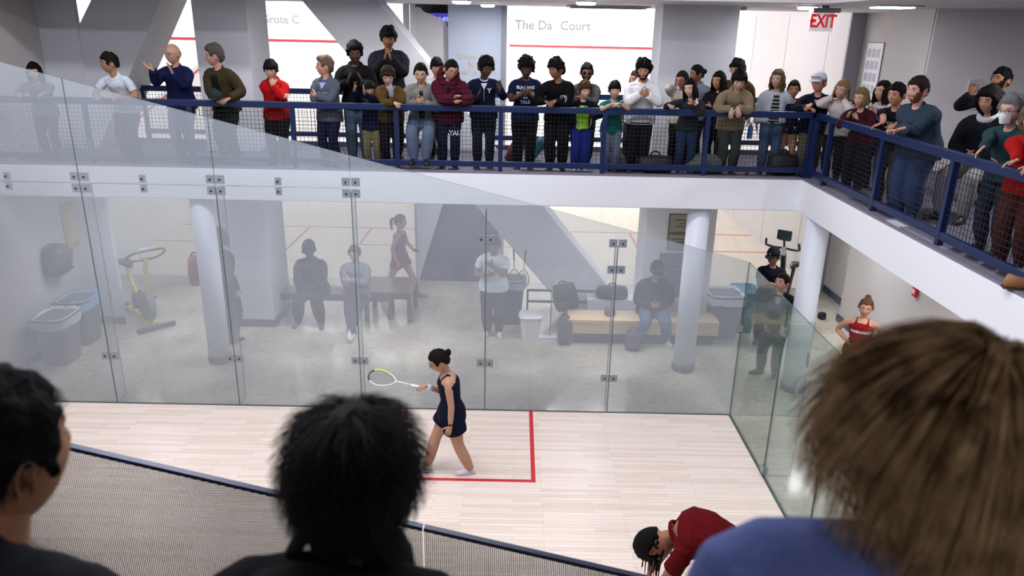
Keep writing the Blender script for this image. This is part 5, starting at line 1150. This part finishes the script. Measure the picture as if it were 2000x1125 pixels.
up('curly haired man in a white hoodie with clasped fists', 1258, 116, 1.42, rz=-4, lean=.14, head=(-.12, .2, 0), hair=('curly', BLKH), skin=(196, 146, 118), beard=(40, 30, 26), fat=1.08, top=('hoodie', (222, 222, 226)), bottom=('wide', (22, 24, 34)), arms={-1: ('clasp', .02, .07), 1: ('clasp', .02, .07)}, hem=.13, logos=[('==', .11, .02, .05, (120, 150, 150))], patches=[lambda P: P('shirt_hem', lambda z: (-.16, .16), -.47, -.40, cloth((52, 82, 140)), 3, 10, .002)])
up('person with brown hair almost hidden behind the white hooded man', 1243, 136, 2.1, rz=-30, head=(-.5, .1, 0), hair=('long', (96, 56, 38), .12), skin=TAN, fem=1, top=('sweater', (120, 70, 52)), bottom=('trousers', CHAR))
up('woman with glasses and a cream sweater, hands pressed to her face', 1332, 137, 1.95, rz=-14, lean=.12, head=(-.5, .25, 0), hair=('pulled', DKBR), skin=(186, 128, 106), fem=1, glasses=(60, 40, 36), top=('sweater', (206, 196, 182)), arms={-1: 'cheek', 1: 'cheek'}, bottom=('trousers', BLK))
up('woman with a low bun and a pale blue sweater behind the others', 1361, 125, 2.3, rz=-35, head=(-.7, .12, 0), hair=('bun', BLKH), skin=BROWN, fem=1, top=('hoodie', (150, 160, 178)), bottom=('trousers', BLK))
up('woman with long black hair in a charcoal sweater leaning far over the railing', 1347, 153, 1.12, rz=-8, lean=.36, head=(-.45, .16, -.1), hair=('long', BLKH, .16), skin=(226, 184, 164), fem=1, top=('sweater', (50, 56, 58)), bottom=('wide', (42, 62, 104)), arms={-1: rh(1306, -1, .02, 1.18, (.3, -.9, -.2), .9), 1: rh(1355, 1, .04, 1.2, (-.6, -.6, .2), .9)})
up('woman with dark hair and earring in a black jacket, hand on her chest', 1405, 138, 1.7, rz=-22, lean=.05, head=(-.45, .12, 0), hair=('long', BLKH, .20), skin=(188, 138, 108), fem=1, top=('jacket', BLK), arms={-1: 'chest', 1: 'crossed'}, bottom=('trousers', BLK))
up('man with glasses and dark wavy hair in a brown jacket behind the beige hoodie', 1441, 115, 2.1, rz=-25, head=(-.5, .15, 0), hair=('messy', (28, 22, 20)), skin=FAIR, glasses=(70, 40, 36), top=('jacket', (86, 66, 44)), bottom=('trousers', CHAR))
up('young man in a beige hoodie with both hands hanging over the railing', 1447, 138, 1.08, rz=-2, lean=.42, head=(-.1, .45, 0), hair=('messy', (22, 18, 18)), skin=FAIR, top=('hoodie', (162, 146, 118)), bottom=('wide', (72, 84, 74)), arms={-1: ('abs', (at(1430, 225, 1, 1.1).x, 1.17, 3.86), (-.1, -.45, -.9), (0, .8, -.3), .5, (-1, .6, -.2)), 1: ('abs', (at(1443, 220, 1, 1.1).x, 1.15, 3.88), (.1, -.45, -.9), (0, .8, -.3), .5, (1, .6, -.2))}, hem=.17)
up('woman with wavy light brown hair in a pale denim jacket over a striped top', 1521, 134, 1.62, rz=-14, lean=.04, head=(-.4, .08, 0), hair=('longwavy', (120, 92, 66), .14), skin=FAIR, fem=1, top=('jacket', (190, 198, 212)), inner=(BLK, .045, .095, STRIPE, -.38), bottom=('wide', (86, 118, 156)), arms={-1: 'down', 1: 'down'}, hem=.02)
up('girl in a navy sleeveless sports dress with bare legs', 1553, 155, 1.58, rz=-8, lean=.04, head=(-.2, .15, 0), hair=('pulled', DKBR), skin=(186, 136, 108), fem=1, bare=1, top=('dress', (20, 26, 54)), bottom=('skirt', (20, 26, 54)), arms={-1: 'down', 1: 'down'}, shoe=(150, 130, 120), hem=.05, patches=[], logos=[('Y', 0, .04, .07, (206, 214, 226)), ('Y', .09, -.34, .08, (206, 214, 226))])
up('man in a white cap and navy quarter zip leaning on the corner of the railing', 1602, 141, 1.12, rz=-18, lean=.34, head=(-.55, .05, 0), hair=('short', GREYH), skin=(216, 150, 130), fat=1.1, cap=((206, 212, 224), 'HARVARD', (150, 60, 60)), top=('sweater', (22, 26, 48)), vneck=((206, 160, 160), .04, .07), zip=((180, 186, 196), -.12, .06), arms={-1: rh(1578, -1, .03, 1.2, (.6, -.6, -.3), .8), 1: rh(1584, 1, .06, 1.18, (-.8, -.5, -.5), .7)}, bottom=('wide', (122, 118, 92)), hem=.16)
# right walkway
up('blonde woman in a cream top with a hand on her cheek', 1650, 155, ('x', 1.22), rz=-42, lean=.30, head=(-.1, .12, .15), hair=('long', (170, 132, 92), .12), skin=FAIR, fem=1, top=('sweater', (206, 198, 198)), arms={-1: 'cheek', 1: 'cheek'}, bottom=('trousers', BLK))
up('woman with short blonde hair in maroon sleeves holding her hands to her face', 1684, 170, ('x', 1.16), rz=-46, lean=.42, head=(-.1, .15, 0), hair=('long', (150, 124, 84), .06), skin=FAIR, fem=1, top=('sweater', (70, 22, 34)), arms={-1: ('clap', .09, .20), 1: ('clap', .07, .18)}, bottom=('trousers', (28, 28, 36), .03))
up('smiling woman with dark hair in a navy vest and white sleeves clapping', 1727, 156, ('x', 1.6), rz=-52, lean=.30, head=(-.2, .05, 0), hair=('long', (34, 24, 24), .14), skin=(222, 172, 152), fem=1, top=('sweater', (206, 204, 214)), inner=((30, 38, 70), .09, .12), arms={-1: ('clap', .08, .15), 1: ('clap', .06, .13)}, bottom=('trousers', (96, 104, 124)))
up('dark haired youth in a black tee with white print resting both forearms on the railing', 1754, 160, ('x', 1.26), rz=-50, lean=.40, head=(-.15, .12, 0), hair=('short', BLKH), skin=(200, 146, 118), top=('tee', (18, 20, 30)), arms={-1: rr(1722, 258, -1), 1: rr(1733, 262, 1)}, bottom=('trousers', (74, 70, 60)), logos=[('YALE', 0, .02, .07, (214, 220, 232))])
up('large bearded man in a blue grey jacket leaning over the right railing', 1796, 148, ('x', .98), rz=-58, lean=.44, head=(-.22, .10, 0), hair=('short', (52, 36, 30)), skin=(226, 172, 154), fat=1.22, beard=(150, 100, 74), top=('jacket', (62, 78, 98)), collar=(40, 44, 54), arms={-1: rr(1752, 266, -1, 0, .02, (-.2, .9, -.2), .8), 1: rr(1760, 262, 1, .02, .05, (-.3, .8, -.3), .8)}, bottom=('trousers', (66, 92, 140), .026), hem=.16, logos=[('Y', .08, .05, .05, (170, 180, 196))])
up('bearded man with dark hair clapping with raised hands at the far right', 1962, 130, ('x', 2.6), rz=-62, lean=.02, head=(-.15, -.06, 0), hair=('short', BLKH), skin=(176, 124, 92), beard=(34, 26, 24), top=('jacket', (34, 30, 42)), collar=(30, 26, 36), arms={-1: ('raise', .6), 1: ('clap', .08, .05)}, bottom=('trousers', CHAR))
up('woman with short dark hair and a white scarf seated with folded hands', 1932, 184, ('x', 1.98), rz=-60, sit=.50, lean=.16, head=(.0, .22, 0), hair=('bob', (34, 24, 24), .0), skin=(216, 164, 140), fem=1, top=('jacket', (34, 36, 48)), scarf=(214, 214, 216), arms={-1: 'lap', 1: 'lap'}, bottom=('wide', (180, 180, 178)), feet={-1: (-.12, -.44, 0), 1: (.12, -.40, 0)}, s=.98)
up('older woman with grey hair, glasses and a white mask in a teal cardigan', 1980, 184, ('x', 1.34), rz=-62, lean=.30, head=(-.05, .12, 0), hair=('swept', (150, 150, 152)), skin=(226, 180, 162), fem=1, glasses=(70, 66, 96), mask=1, top=('sweater', (50, 84, 90)), vneck=((40, 70, 76), .04, .06), arms={-1: rr(1916, 300, -1, 0, .02, (-.5, .3, -.8), 1.1), 1: ('lap')}, bottom=('trousers', (50, 56, 76)))
up('person in a bright red sweater cut off by the right edge of the picture', 2028, 198, ('x', 1.06), rz=-58, lean=.32, head=(0, .2, 0), hair=('bob', (150, 120, 90), .0), skin=FAIR, fem=1, top=('sweater', (204, 26, 30)), arms={-1: rr(1985, 330, -1, 0, .02), 1: rr(2010, 330, 1)}, bottom=('wide', (92, 44, 36)), fat=1.1)
# lower hall
def low(label, px, py, Y, **o): return person(label, px, py, Y, 0.0, o)
low('person with a red shoulder bag standing behind the left column', 428, 443, 2.15, rz=150, head=(0, .1, 0), hair=('long', (170, 110, 78), .10), skin=FAIR, fem=1, top=('sweater', (60, 84, 86)), bottom=('trousers', (96, 84, 100)), arms={-1: 'down', 1: 'down'}, fat=1.1)
low('heavy man in a dark cap and top seated on the dark bench', 602, 479, 3.05, rz=0, sit=.47, lean=.12, head=(0, .2, 0), hair=('short', BLKH), skin=DARK, fat=1.2, cap=(BLK,), top=('sweater', (52, 58, 58)), bottom=('trousers', (52, 54, 66), .02), arms={-1: 'knee', 1: 'knee'}, feet={-1: (-.20, -.40, 0), 1: (.20, -.42, 0)}, shoe=(84, 70, 84), s=1.02)
low('person in a light grey sweater seated with outstretched crossed legs', 692, 496, 2.95, rz=6, sit=.47, lean=.02, head=(-.1, .1, 0), hair=('short', (120, 84, 72)), skin=FAIR, top=('sweater', (150, 154, 166)), bottom=('trousers', (66, 68, 84), .02), arms={-1: 'crossed', 1: 'crossed'}, feet={-1: (-.02, -.66, 0), 1: (-.08, -.74, .03)}, shoe=(190, 184, 196), s=.98)
low('ponytailed player in a red tank top walking right behind the glass', 782, 417, 4.25, rz=80, lean=.02, head=(0, .05, 0), hair=('ponytail', (120, 70, 56)), skin=(196, 130, 104), fem=1, bare=1, top=('tank', (150, 36, 44)), bottom=('shorts', (150, 40, 46)), arms={-1: 'down', 1: ('loc', (.2, -.22, 1.0), (0, -1, -.2), (-1, 0, 0), .6)}, feet={-1: (-.06, .34, .03), 1: (.06, -.34, 0)}, toepitch={-1: .3}, shoe=(64, 56, 74))
low('man in a white tee holding one hand to his chest near the bins', 966, 463, 2.45, rz=-4, lean=.03, head=(.15, .35, 0), hair=('short', BLKH), skin=BROWN, fat=1.12, top=('tee', (214, 220, 228)), bottom=('trousers', (70, 64, 76), .02), arms={1: 'chest', -1: ('clasp', -.02, -.10)}, shoe=(186, 190, 200))
low('man in a cap and dark jacket with light jeans seated on the long bench', 1284, 522, 2.42, rz=0, sit=.45, lean=.22, head=(0, .25, 0), hair=('short', DKBR), skin=(206, 150, 132), cap=((40, 50, 44), '==', (150, 156, 150)), fat=1.06, top=('jacket', (60, 58, 60)), vneck=((40, 40, 44), .03, .06), bottom=('trousers', (112, 134, 166), .022), arms={-1: ('clasp', 0, -.16), 1: ('clasp', 0, -.16)}, feet={-1: (-.24, -.30, 0), 1: (.24, -.30, 0)}, shoe=(190, 200, 198), s=1.0)
low('man in a navy cap and polo standing with folded arms', 1512, 484, 2.4, rz=-22, lean=.0, head=(-.3, .12, 0), hair=('short', BLKH), skin=(160, 108, 84), cap=((30, 32, 46), 'Y', (220, 222, 230)), top=('tee', (20, 22, 40)), arms={-1: 'crossed', 1: 'crossed'}, bottom=('trousers', (38, 36, 46)), logos=[('Yale', .09, -.02, .04, (110, 130, 190))], shoe=(112, 84, 84))
low('woman in a dark maroon jacket and black tights looking left', 1532, 532, 1.3, rz=-30, lean=-.02, head=(-.45, -.12, 0), hair=('pulled', (48, 26, 24)), skin=(220, 164, 144), fem=1, top=('jacket', (46, 28, 36)), vneck=((190, 176, 168), .04, .11), bottom=('tights', (34, 34, 40)), arms={-1: ('loc', (-.14, -.16, .92), (.3, -.5, -.6), (1, .3, 0), 1.2), 1: 'down'}, feet={-1: (-.12, -.06, 0), 1: (.08, -.02, 0)}, toe={-1: -.9, 1: .1}, shoe=(34, 34, 38), hem=.14)
low('young woman in a red sports tank top with a hand on her hip', 1696, 581, .42, rz=-30, lean=.05, head=(.05, .10, .05), hair=('bun', (130, 92, 62), .085), skin=(216, 160, 132), fem=1, bare=1, top=('tank', (168, 26, 36)), bottom=('shorts', (28, 28, 34)), arms={-1: 'hip', 1: 'hip'}, logos=[('HARVARD', 0, -.02, .062, (230, 226, 230))], shoe=(200, 200, 204))
# the player on court
q = at(738, 738, 1, -1.35)
wr = at(826, 762, 1, -1.55)
pl_ = person('player in a navy sports dress walking left with a racket', 845, 684, -1.55, 0.0, dict(rz=-82, lean=.10, head=(.1, .50, 0), hair=('bun', (30, 22, 20), .03), skin=(214, 164, 136), fem=1, bare=1, racer=1, fat=1.10, glasses=(50, 44, 110), top=('tank', (22, 28, 56)), bottom=('shorts', (22, 28, 56), .028), hem=.10,
    arms={1: ('loc', (.27, -.02, .83), (-.05, -.3, -1), (-.9, .2, 0), .5, (.3, 1, .1)), -1: ('abs', (wr.x+.02, wr.y+.10, wr.z), (-1, .05, -.10), (0, .1, -1), 1.5, (.3, .3, -1))},
    feet={1: (.03, .19, .0), -1: (-.07, -.30, .0)}, toe={1: 0, -1: 0}, toepitch={1: .0}, shoe=(226, 222, 232), wsole=1, socks=(226, 224, 230), watch=(1, (26, 26, 30)), shw=.165), vox=.009, hi=1)
# racket in her hand
kr, KK, AA, pp, RR = pl_
wl = RR @ AA[-1][1]+pp; hdw = (RR @ AA[-1][2])
butt = wl+V((.035, 0, -.035)); tip = at(718, 732, 1, -1.42); d = (tip-butt).normalized()
zax = d; yax = (V((.30, -.55, .78))-zax*V((.30, -.55, .78)).dot(zax)).normalized(); xax = yax.cross(zax)
MM = Matrix(((xax.x, yax.x, zax.x, 0), (xax.y, yax.y, zax.y, 0), (xax.z, yax.z, zax.z, 0), (0, 0, 0, 1)))
racket('squash_racket', 'white and yellow squash racket held out by the player in navy', butt, MM, head=(.098, .135), frame=whr, grip=whg, tipm=[(blkr, .9, 2.4), (yel, 2.45, 3.6)])
# white wristband on the racket arm
dd = (AA[-1][1]-AA[-1][0]).normalized(); MB().loft([AA[-1][1]-dd*.085, AA[-1][1]-dd*.015], [.033, .031], n=16, flat=.05).build('wristband', cloth((232, 232, 238)), kr, smooth=True)
# bending player in red
person('player in a red shirt bending down to the court floor with long braids', 1240, 1028, -3.95, 0.0, dict(rz=-108, lean=1.12, hunch=.62, fat=1.1, head=(.1, 2.2, 0), hair=('braids', (16, 14, 16)), skin=(176, 122, 94), fem=1, bare=1, top=('tee', (112, 10, 16)), bottom=('shorts', (24, 24, 28)), crouch=.96, hairtop=.03,
    arms={-1: ('loc', (-.10, -.56, .42), (0, -.15, -1), (0, 1, 0), .7, (-1, 0, 0)), 1: ('loc', (.12, -.50, .44), (0, -.2, -1), (0, 1, 0), .7, (1, .3, 0))}, feet={-1: (-.16, .08, 0), 1: (.16, .02, 0)}, shoe=(220, 220, 226)), vox=.010, hi=1)
# ------------------------------------------------------------------ foreground spectators, seen from behind
def strands(name, parent, pts_list, m, r=.0006):
    """fine tapered three-sided hairs in one part"""
    vs = []; fs = []
    for pts in pts_list:
        n = len(pts); o = len(vs); pts = [V(p) for p in pts]
        for k, p in enumerate(pts):
            t = (pts[min(k+1, n-1)]-pts[max(k-1, 0)]).normalized(); x = t.orthogonal().normalized(); y = t.cross(x); rr = r*(1.0-.75*k/(n-1))
            for a in (0, 2.094, 4.189): vs.append(p+x*rr*math.cos(a)+y*rr*math.sin(a))
        for k in range(n-1):
            for j in range(3): fs.append((o+k*3+j, o+k*3+(j+1) % 3, o+k*3+3+(j+1) % 3, o+k*3+3+j))
    me = bpy.data.meshes.new(name); me.from_pydata(vs, [], fs); me.materials.append(m); me.polygons.foreach_set('use_smooth', [True]*len(fs)); me.update()
    o = bpy.data.objects.new(name, me); COL.objects.link(o); o.parent = parent; o['kind'] = 'stuff'; return o
def hairmat(name, c1, c2, sc=60):
    m = bpy.data.materials.new(name); m.use_nodes = True; nt = m.node_tree; b = nt.nodes['Principled BSDF']; b.inputs['Roughness'].default_value = .6; b.inputs['Specular IOR Level'].default_value = .18
    tc = nt.nodes.new('ShaderNodeTexCoord'); t = nt.nodes.new('ShaderNodeTexNoise'); t.inputs['Scale'].default_value = sc; t.inputs['Detail'].default_value = 3
    mx = nt.nodes.new('ShaderNodeMix'); mx.data_type = 'RGBA'; mx.inputs[6].default_value = lin(c1); mx.inputs[7].default_value = lin(c2); mr = nt.nodes.new('ShaderNodeMapRange'); mr.inputs[1].default_value = .35; mr.inputs[2].default_value = .65
    nt.links.new(tc.outputs['Object'], t.inputs['Vector']); nt.links.new(t.outputs['Fac'], mr.inputs[0]); nt.links.new(mr.outputs[0], mx.inputs[0]); nt.links.new(mx.outputs[2], b.inputs['Base Color']); MATS[name] = m; return m
def fore(label, px, py, D, o, z0=2.80):
    """head centre at px,py and distance D; lean solved so the feet stand on the gallery floor"""
    lo, hi_ = -.1, 1.1; tgt = atd(px, py, D)
    for _ in range(24):
        l = (lo+hi_)/2; o['lean'] = l; K = skeleton(o['s'], o)
        if z0+K['hc'].z > tgt.z: lo = l
        else: hi_ = l
    K = skeleton(o['s'], o); R = Matrix.Rotation(math.radians(o['rz']), 3, 'Z')
    # person() places by the head top: hand it the pixel of that point
    tp = tgt+R @ (K['top']-K['hc']); rel = tp-CAM; dep = rel.dot(CF); X = 1000+FPX*rel.dot(CR)/dep; Y = 562.5-FPX*rel.dot(CU)/dep
    return person(label, X, Y, None, z0, o, D=dep, vox=.009, hi=1)
def rail_arms(xs, y=-7.78, z=3.45): return {-1: ('abs', (xs[1], y, z), (0, 1, -.1), (0, 0, -1), .5, (1, -.5, -.8)), 1: ('abs', (xs[0], y, z), (0, 1, -.1), (0, 0, -1), .5, (-1, -.5, -.8))}
def scalp(MHs, n, line, fn, rnd):
    out = []
    while len(out) < n:
        u = rnd.uniform(-1, 1); az = rnd.uniform(-PI, PI); el = math.asin(u); p = head_pt(az, el, feat=0)
        if line(az, p.z): out.append((az, el, p))
    return out
# man at left, seen over his right ear
r1, K1, A1, P1, _ = fore('man with cropped black hair and a dark grey shirt at the lower left', -6, 890, 1.10, dict(s=1.0, rz=154, shrug=.07, head=(0, .05, 0), hair=('short', (20, 19, 22)), skin=(184, 128, 96), top=('sweater', (44, 48, 54)), arms=rail_arms((-4.05, -3.75)), bottom=('trousers', BLK), nolegs=0, fat=1.15, shw=.24))
def mh(K): return Matrix.Translation(K['hc']) @ K['H'].to_4x4() @ Matrix.Scale(K['hs'], 4)
rnd = random.Random(5); M_ = mh(K1); f_ = hair_fn('short', 3); L_ = []
for az, el, p in scalp(M_, 5200, lambda a, z: z > (.055 if abs(a) < 1.0 else (.055-(abs(a)-1.0)*.12 if abs(a) < 1.6 else -.02-.03*min(1, abs(a)-1.6))), None, rnd):
    n = p.normalized(); d = (n+V((rnd.uniform(-.3, .3), .5+rnd.uniform(-.3, .3), -.45))).normalized(); q = p*1.03
    L_.append([M_ @ q, M_ @ (q+d*.010+n*.004), M_ @ (q+d*.021+V((0, 0, -.004)))])
strands('hair_strands', r1, L_, hairmat('black_hair', (16, 15, 18), (34, 32, 38)), .0005)
# black haired person in the middle
r2, K2, A2, P2, _ = fore('person with thick wavy black hair and a black collared jacket, seen from behind', 690, 938, 1.23, dict(s=.98, rz=174, shw=.170, shrug=.01, head=(.0, .12, 0), hair=('corewavy', (15, 13, 15)), skin=(190, 136, 108), top=('jacket', (22, 22, 28)), arms=rail_arms((-3.3, -3.0)), bottom=('trousers', BLK), fat=.95))
M_ = mh(K2); L_ = []; rnd = random.Random(11)
for az, el, p in scalp(M_, 7500, lambda a, z: z > (.03 if abs(a) < .9 else (.03-(abs(a)-.9)*.1 if abs(a) < 1.5 else -.095)), None, rnd):
    n = p.normalized(); q = p*1.10; low = ssm(-p.z, -.05, .06); ph = noise.noise(p*26)*6; am = .003+.011*low; ln = rnd.uniform(.05, .09)
    tn = n.cross(V((0, 0, 1))); tn = tn.normalized() if tn.length > .05 else V((1, 0, 0)); dn = (V((0, 0, -1))+n*V((0, 0, 1)).dot(n)); dn = dn.normalized() if dn.length > .1 else V((0, 1, 0))
    pts = [M_ @ (p*1.0)]
    for k in range(1, 7):
        t = k/6; pts.append(M_ @ (q+dn*ln*t+n*(.010*math.sin(t*PI*.8)+(.004+.010*low)*noise.noise(p*18+V((t, 0, 0))))+tn*am*math.sin(ph+t*4.2)))
    L_.append(pts)
strands('hair_strands', r2, L_, hairmat('wavy_black_hair', (12, 11, 14), (26, 24, 28)), .00075)
N = 20; c = K2['nb']+K2['d3']*.015
for nm, rr_, tt_, dz in (('collar', .098, (.012, .045), .0),):
    F2, X2, U2 = K2['F'], K2['X'], K2['d3']
    MB().ringtube([c+X2*math.sin(t)*rr_-F2*math.cos(t)*rr_*.95+U2*(-.03*math.cos(t)) for t in [2*PI*j/N for j in range(N)]], [tt_]*N, 10).build(nm, cloth((22, 22, 28)), r2, smooth=True)
# woman at right with brown hair
r3, K3, A3, P3, _ = fore('woman with a brown bob and a violet blue sweater at the lower right', 1836, 850, .90, dict(s=.985, rz=186, shw=.228, shrug=.058, head=(.64, -.12, 0), hair=('corebob', (130, 96, 64)), skin=(216, 158, 142), fem=1, top=('sweater', (112, 124, 190)), arms={}, bottom=('trousers', CHAR), fat=1.1, hs=1.03))
M_ = mh(K3); L_ = []; rnd = random.Random(17)
for az, el, p in scalp(M_, 9500, lambda a, z: z > (.055 if abs(a) < 1.05 else (.055-(abs(a)-1.05)*.34 if abs(a) < 1.5 else -.10)), None, rnd):
    n = p.normalized(); top = V((0, .02, .125)); fl = (p-top); fl = (fl-n*fl.dot(n)); fl = fl.normalized() if fl.length > .01 else V((1, 0, 0))
    fl = (fl+V((0, .25, -.15))).normalized(); lock = noise.noise(V((az*3.2, el*1.2, 0))); ln = rnd.uniform(.11, .17)
    end = max(0, (p.z+.12)); ln = min(ln, .05+end*.85)
    pts = [M_ @ (p*1.05)]
    for k in range(1, 8):
        t = k/7; q = p*(1.16+.05*math.sin(t*PI)+.05*lock)+fl*ln*t+V((0, 0, -.020*t*t))-n*.050*t*t; q += n*.003*noise.noise(q*30+V((az, 0, 0))); pts.append(M_ @ q)
    L_.append(pts)
strands('hair_strands', r3, L_, hairmat('brown_hair', (112, 84, 56), (184, 150, 108), 30), .0011)
# held things
q = at(422, 196, 1, 1.15)
r = empty('flat_cap', (q.x, 1.13, 3.90), .2, 'dark green cap held by the grey haired man at the railing', 'cap')
MB().loft([(0, 0, -.03), (0, 0, 0), (0, 0, .05), (0, 0, .07)], [(.085, .095), (.095, .105), (.085, .09), (.04, .04)], up=(0, 1, 0), n=20).build('crown', cloth((44, 58, 58)), r, smooth=True)
MB().loft([(0, -.08, -.02), (0, -.12, -.028), (0, -.155, -.036)], [(.07, .006), (.06, .005), (.03, .004)], up=(0, 0, 1), n=12).build('brim', cloth((44, 58, 58)), r, smooth=True)
q = at(765, 190, 1, 1.14)
r = empty('clear_bottle', (q.x, 1.12, 3.93), .2, 'clear plastic bottle held upright by the youth in mustard brown', 'bottle')
MB().loft([(0, 0, 0), (0, 0, .02), (0, 0, .12), (0, 0, .15), (0, 0, .17)], [.028, .032, .032, .016, .014], n=14, flat=.1).build('bottle_body', mat('clear_plastic', (120, 132, 142), .15), r, smooth=True); MB().cyl((0, 0, .17), (0, 0, .19), .017, 12).build('cap', mat('blue_cap', (60, 110, 170), .4), r)
q = at(1355, 217, 1, 1.14)
r = empty('bouquet', (q.x, 1.12, 3.90), 0, 'small bright red and blue wrapped bundle in the hand of the woman in charcoal', 'bundle')
rnd = random.Random(4)
for k, cc in enumerate(((206, 80, 60), (60, 80, 190), (214, 140, 120), (190, 200, 225))):
    MB().loft([(0, 0, 0), (rnd.uniform(-.05, .05), rnd.uniform(-.02, .02), rnd.uniform(.02, .07)), (rnd.uniform(-.07, .07), rnd.uniform(-.03, .03), rnd.uniform(.03, .10))], [.012, .02, .006], n=8).build('fold', cloth(cc), r, smooth=True)

bake_all()
# ------------------------------------------------------------------ light
W = bpy.data.worlds.new('w'); S.world = W; W.use_nodes = True; W.node_tree.nodes['Background'].inputs[0].default_value = (.75, .8, .9, 1); W.node_tree.nodes['Background'].inputs[1].default_value = .06
def fixture(x, y, z, sx, sy, power, label, group, col=(.95, .98, 1.08), rx=0, spread=PI):
    r = empty('ceiling_fixture', (x, y, z), 0, label, 'ceiling light', group)
    MB().box((-sx/2-.04, -sy/2-.04, -.03), (sx/2+.04, sy/2+.04, 0)).build('frame', mat('lamp_rim', (220, 220, 222), .4), r)
    MB().box((-sx/2, -sy/2, -.045), (sx/2, sy/2, -.03)).build('diffuser', emit('panel_white', (255, 250, 248), 6), r)
    area('fixture_light', (x, y, z-.06), sx, sy, power, col, (rx, 0, 0), spread)
for x in (-8, -5, -2): 
    for y in (-4.9, -1.8): fixture(x, y, 7.2, 1.8, .5, COURTW, 'long lamp over the glass court, out of the picture', 'lamps over the glass court')
for x in (-14.5, -9.5, -6.5, -2.4, -.9, .6):
    for y in (7.4, 11.8): fixture(x, y, 6.6, 1.8, .5, REARW*(.16 if y < 10 else 1), 'long lamp over the rear courts, out of the picture', 'lamps over the rear courts', rx=0 if y < 10 else .95, spread=PI if y < 10 else 2.2)
for x, y in ((1.9, -5.6), (-8.6, 2.0), (-5.8, 1.9), (-3.3, 4.2), (-1.6, 1.9), (1.9, 2.2), (2.0, -.6), (2.0, -3.2), (-4.6, 2.0), (-.4, 4.3), (-7.5, 4.5)):
    fixture(x, y, 2.5, .6, .6, LOWW*(1.3 if x > 1 else 1), 'flush lamp under the upper walkway', 'lamps under the walkways', spread=2.3)
for x in (-6.5, -1.5): fixture(x, -10.4, 5.3, 1.2, .4, 46, 'added unseen lamp brightening the near spectators from behind', 'added lamps on the near gallery ceiling')  # fill lamps added to lift the dark hair of the near spectators
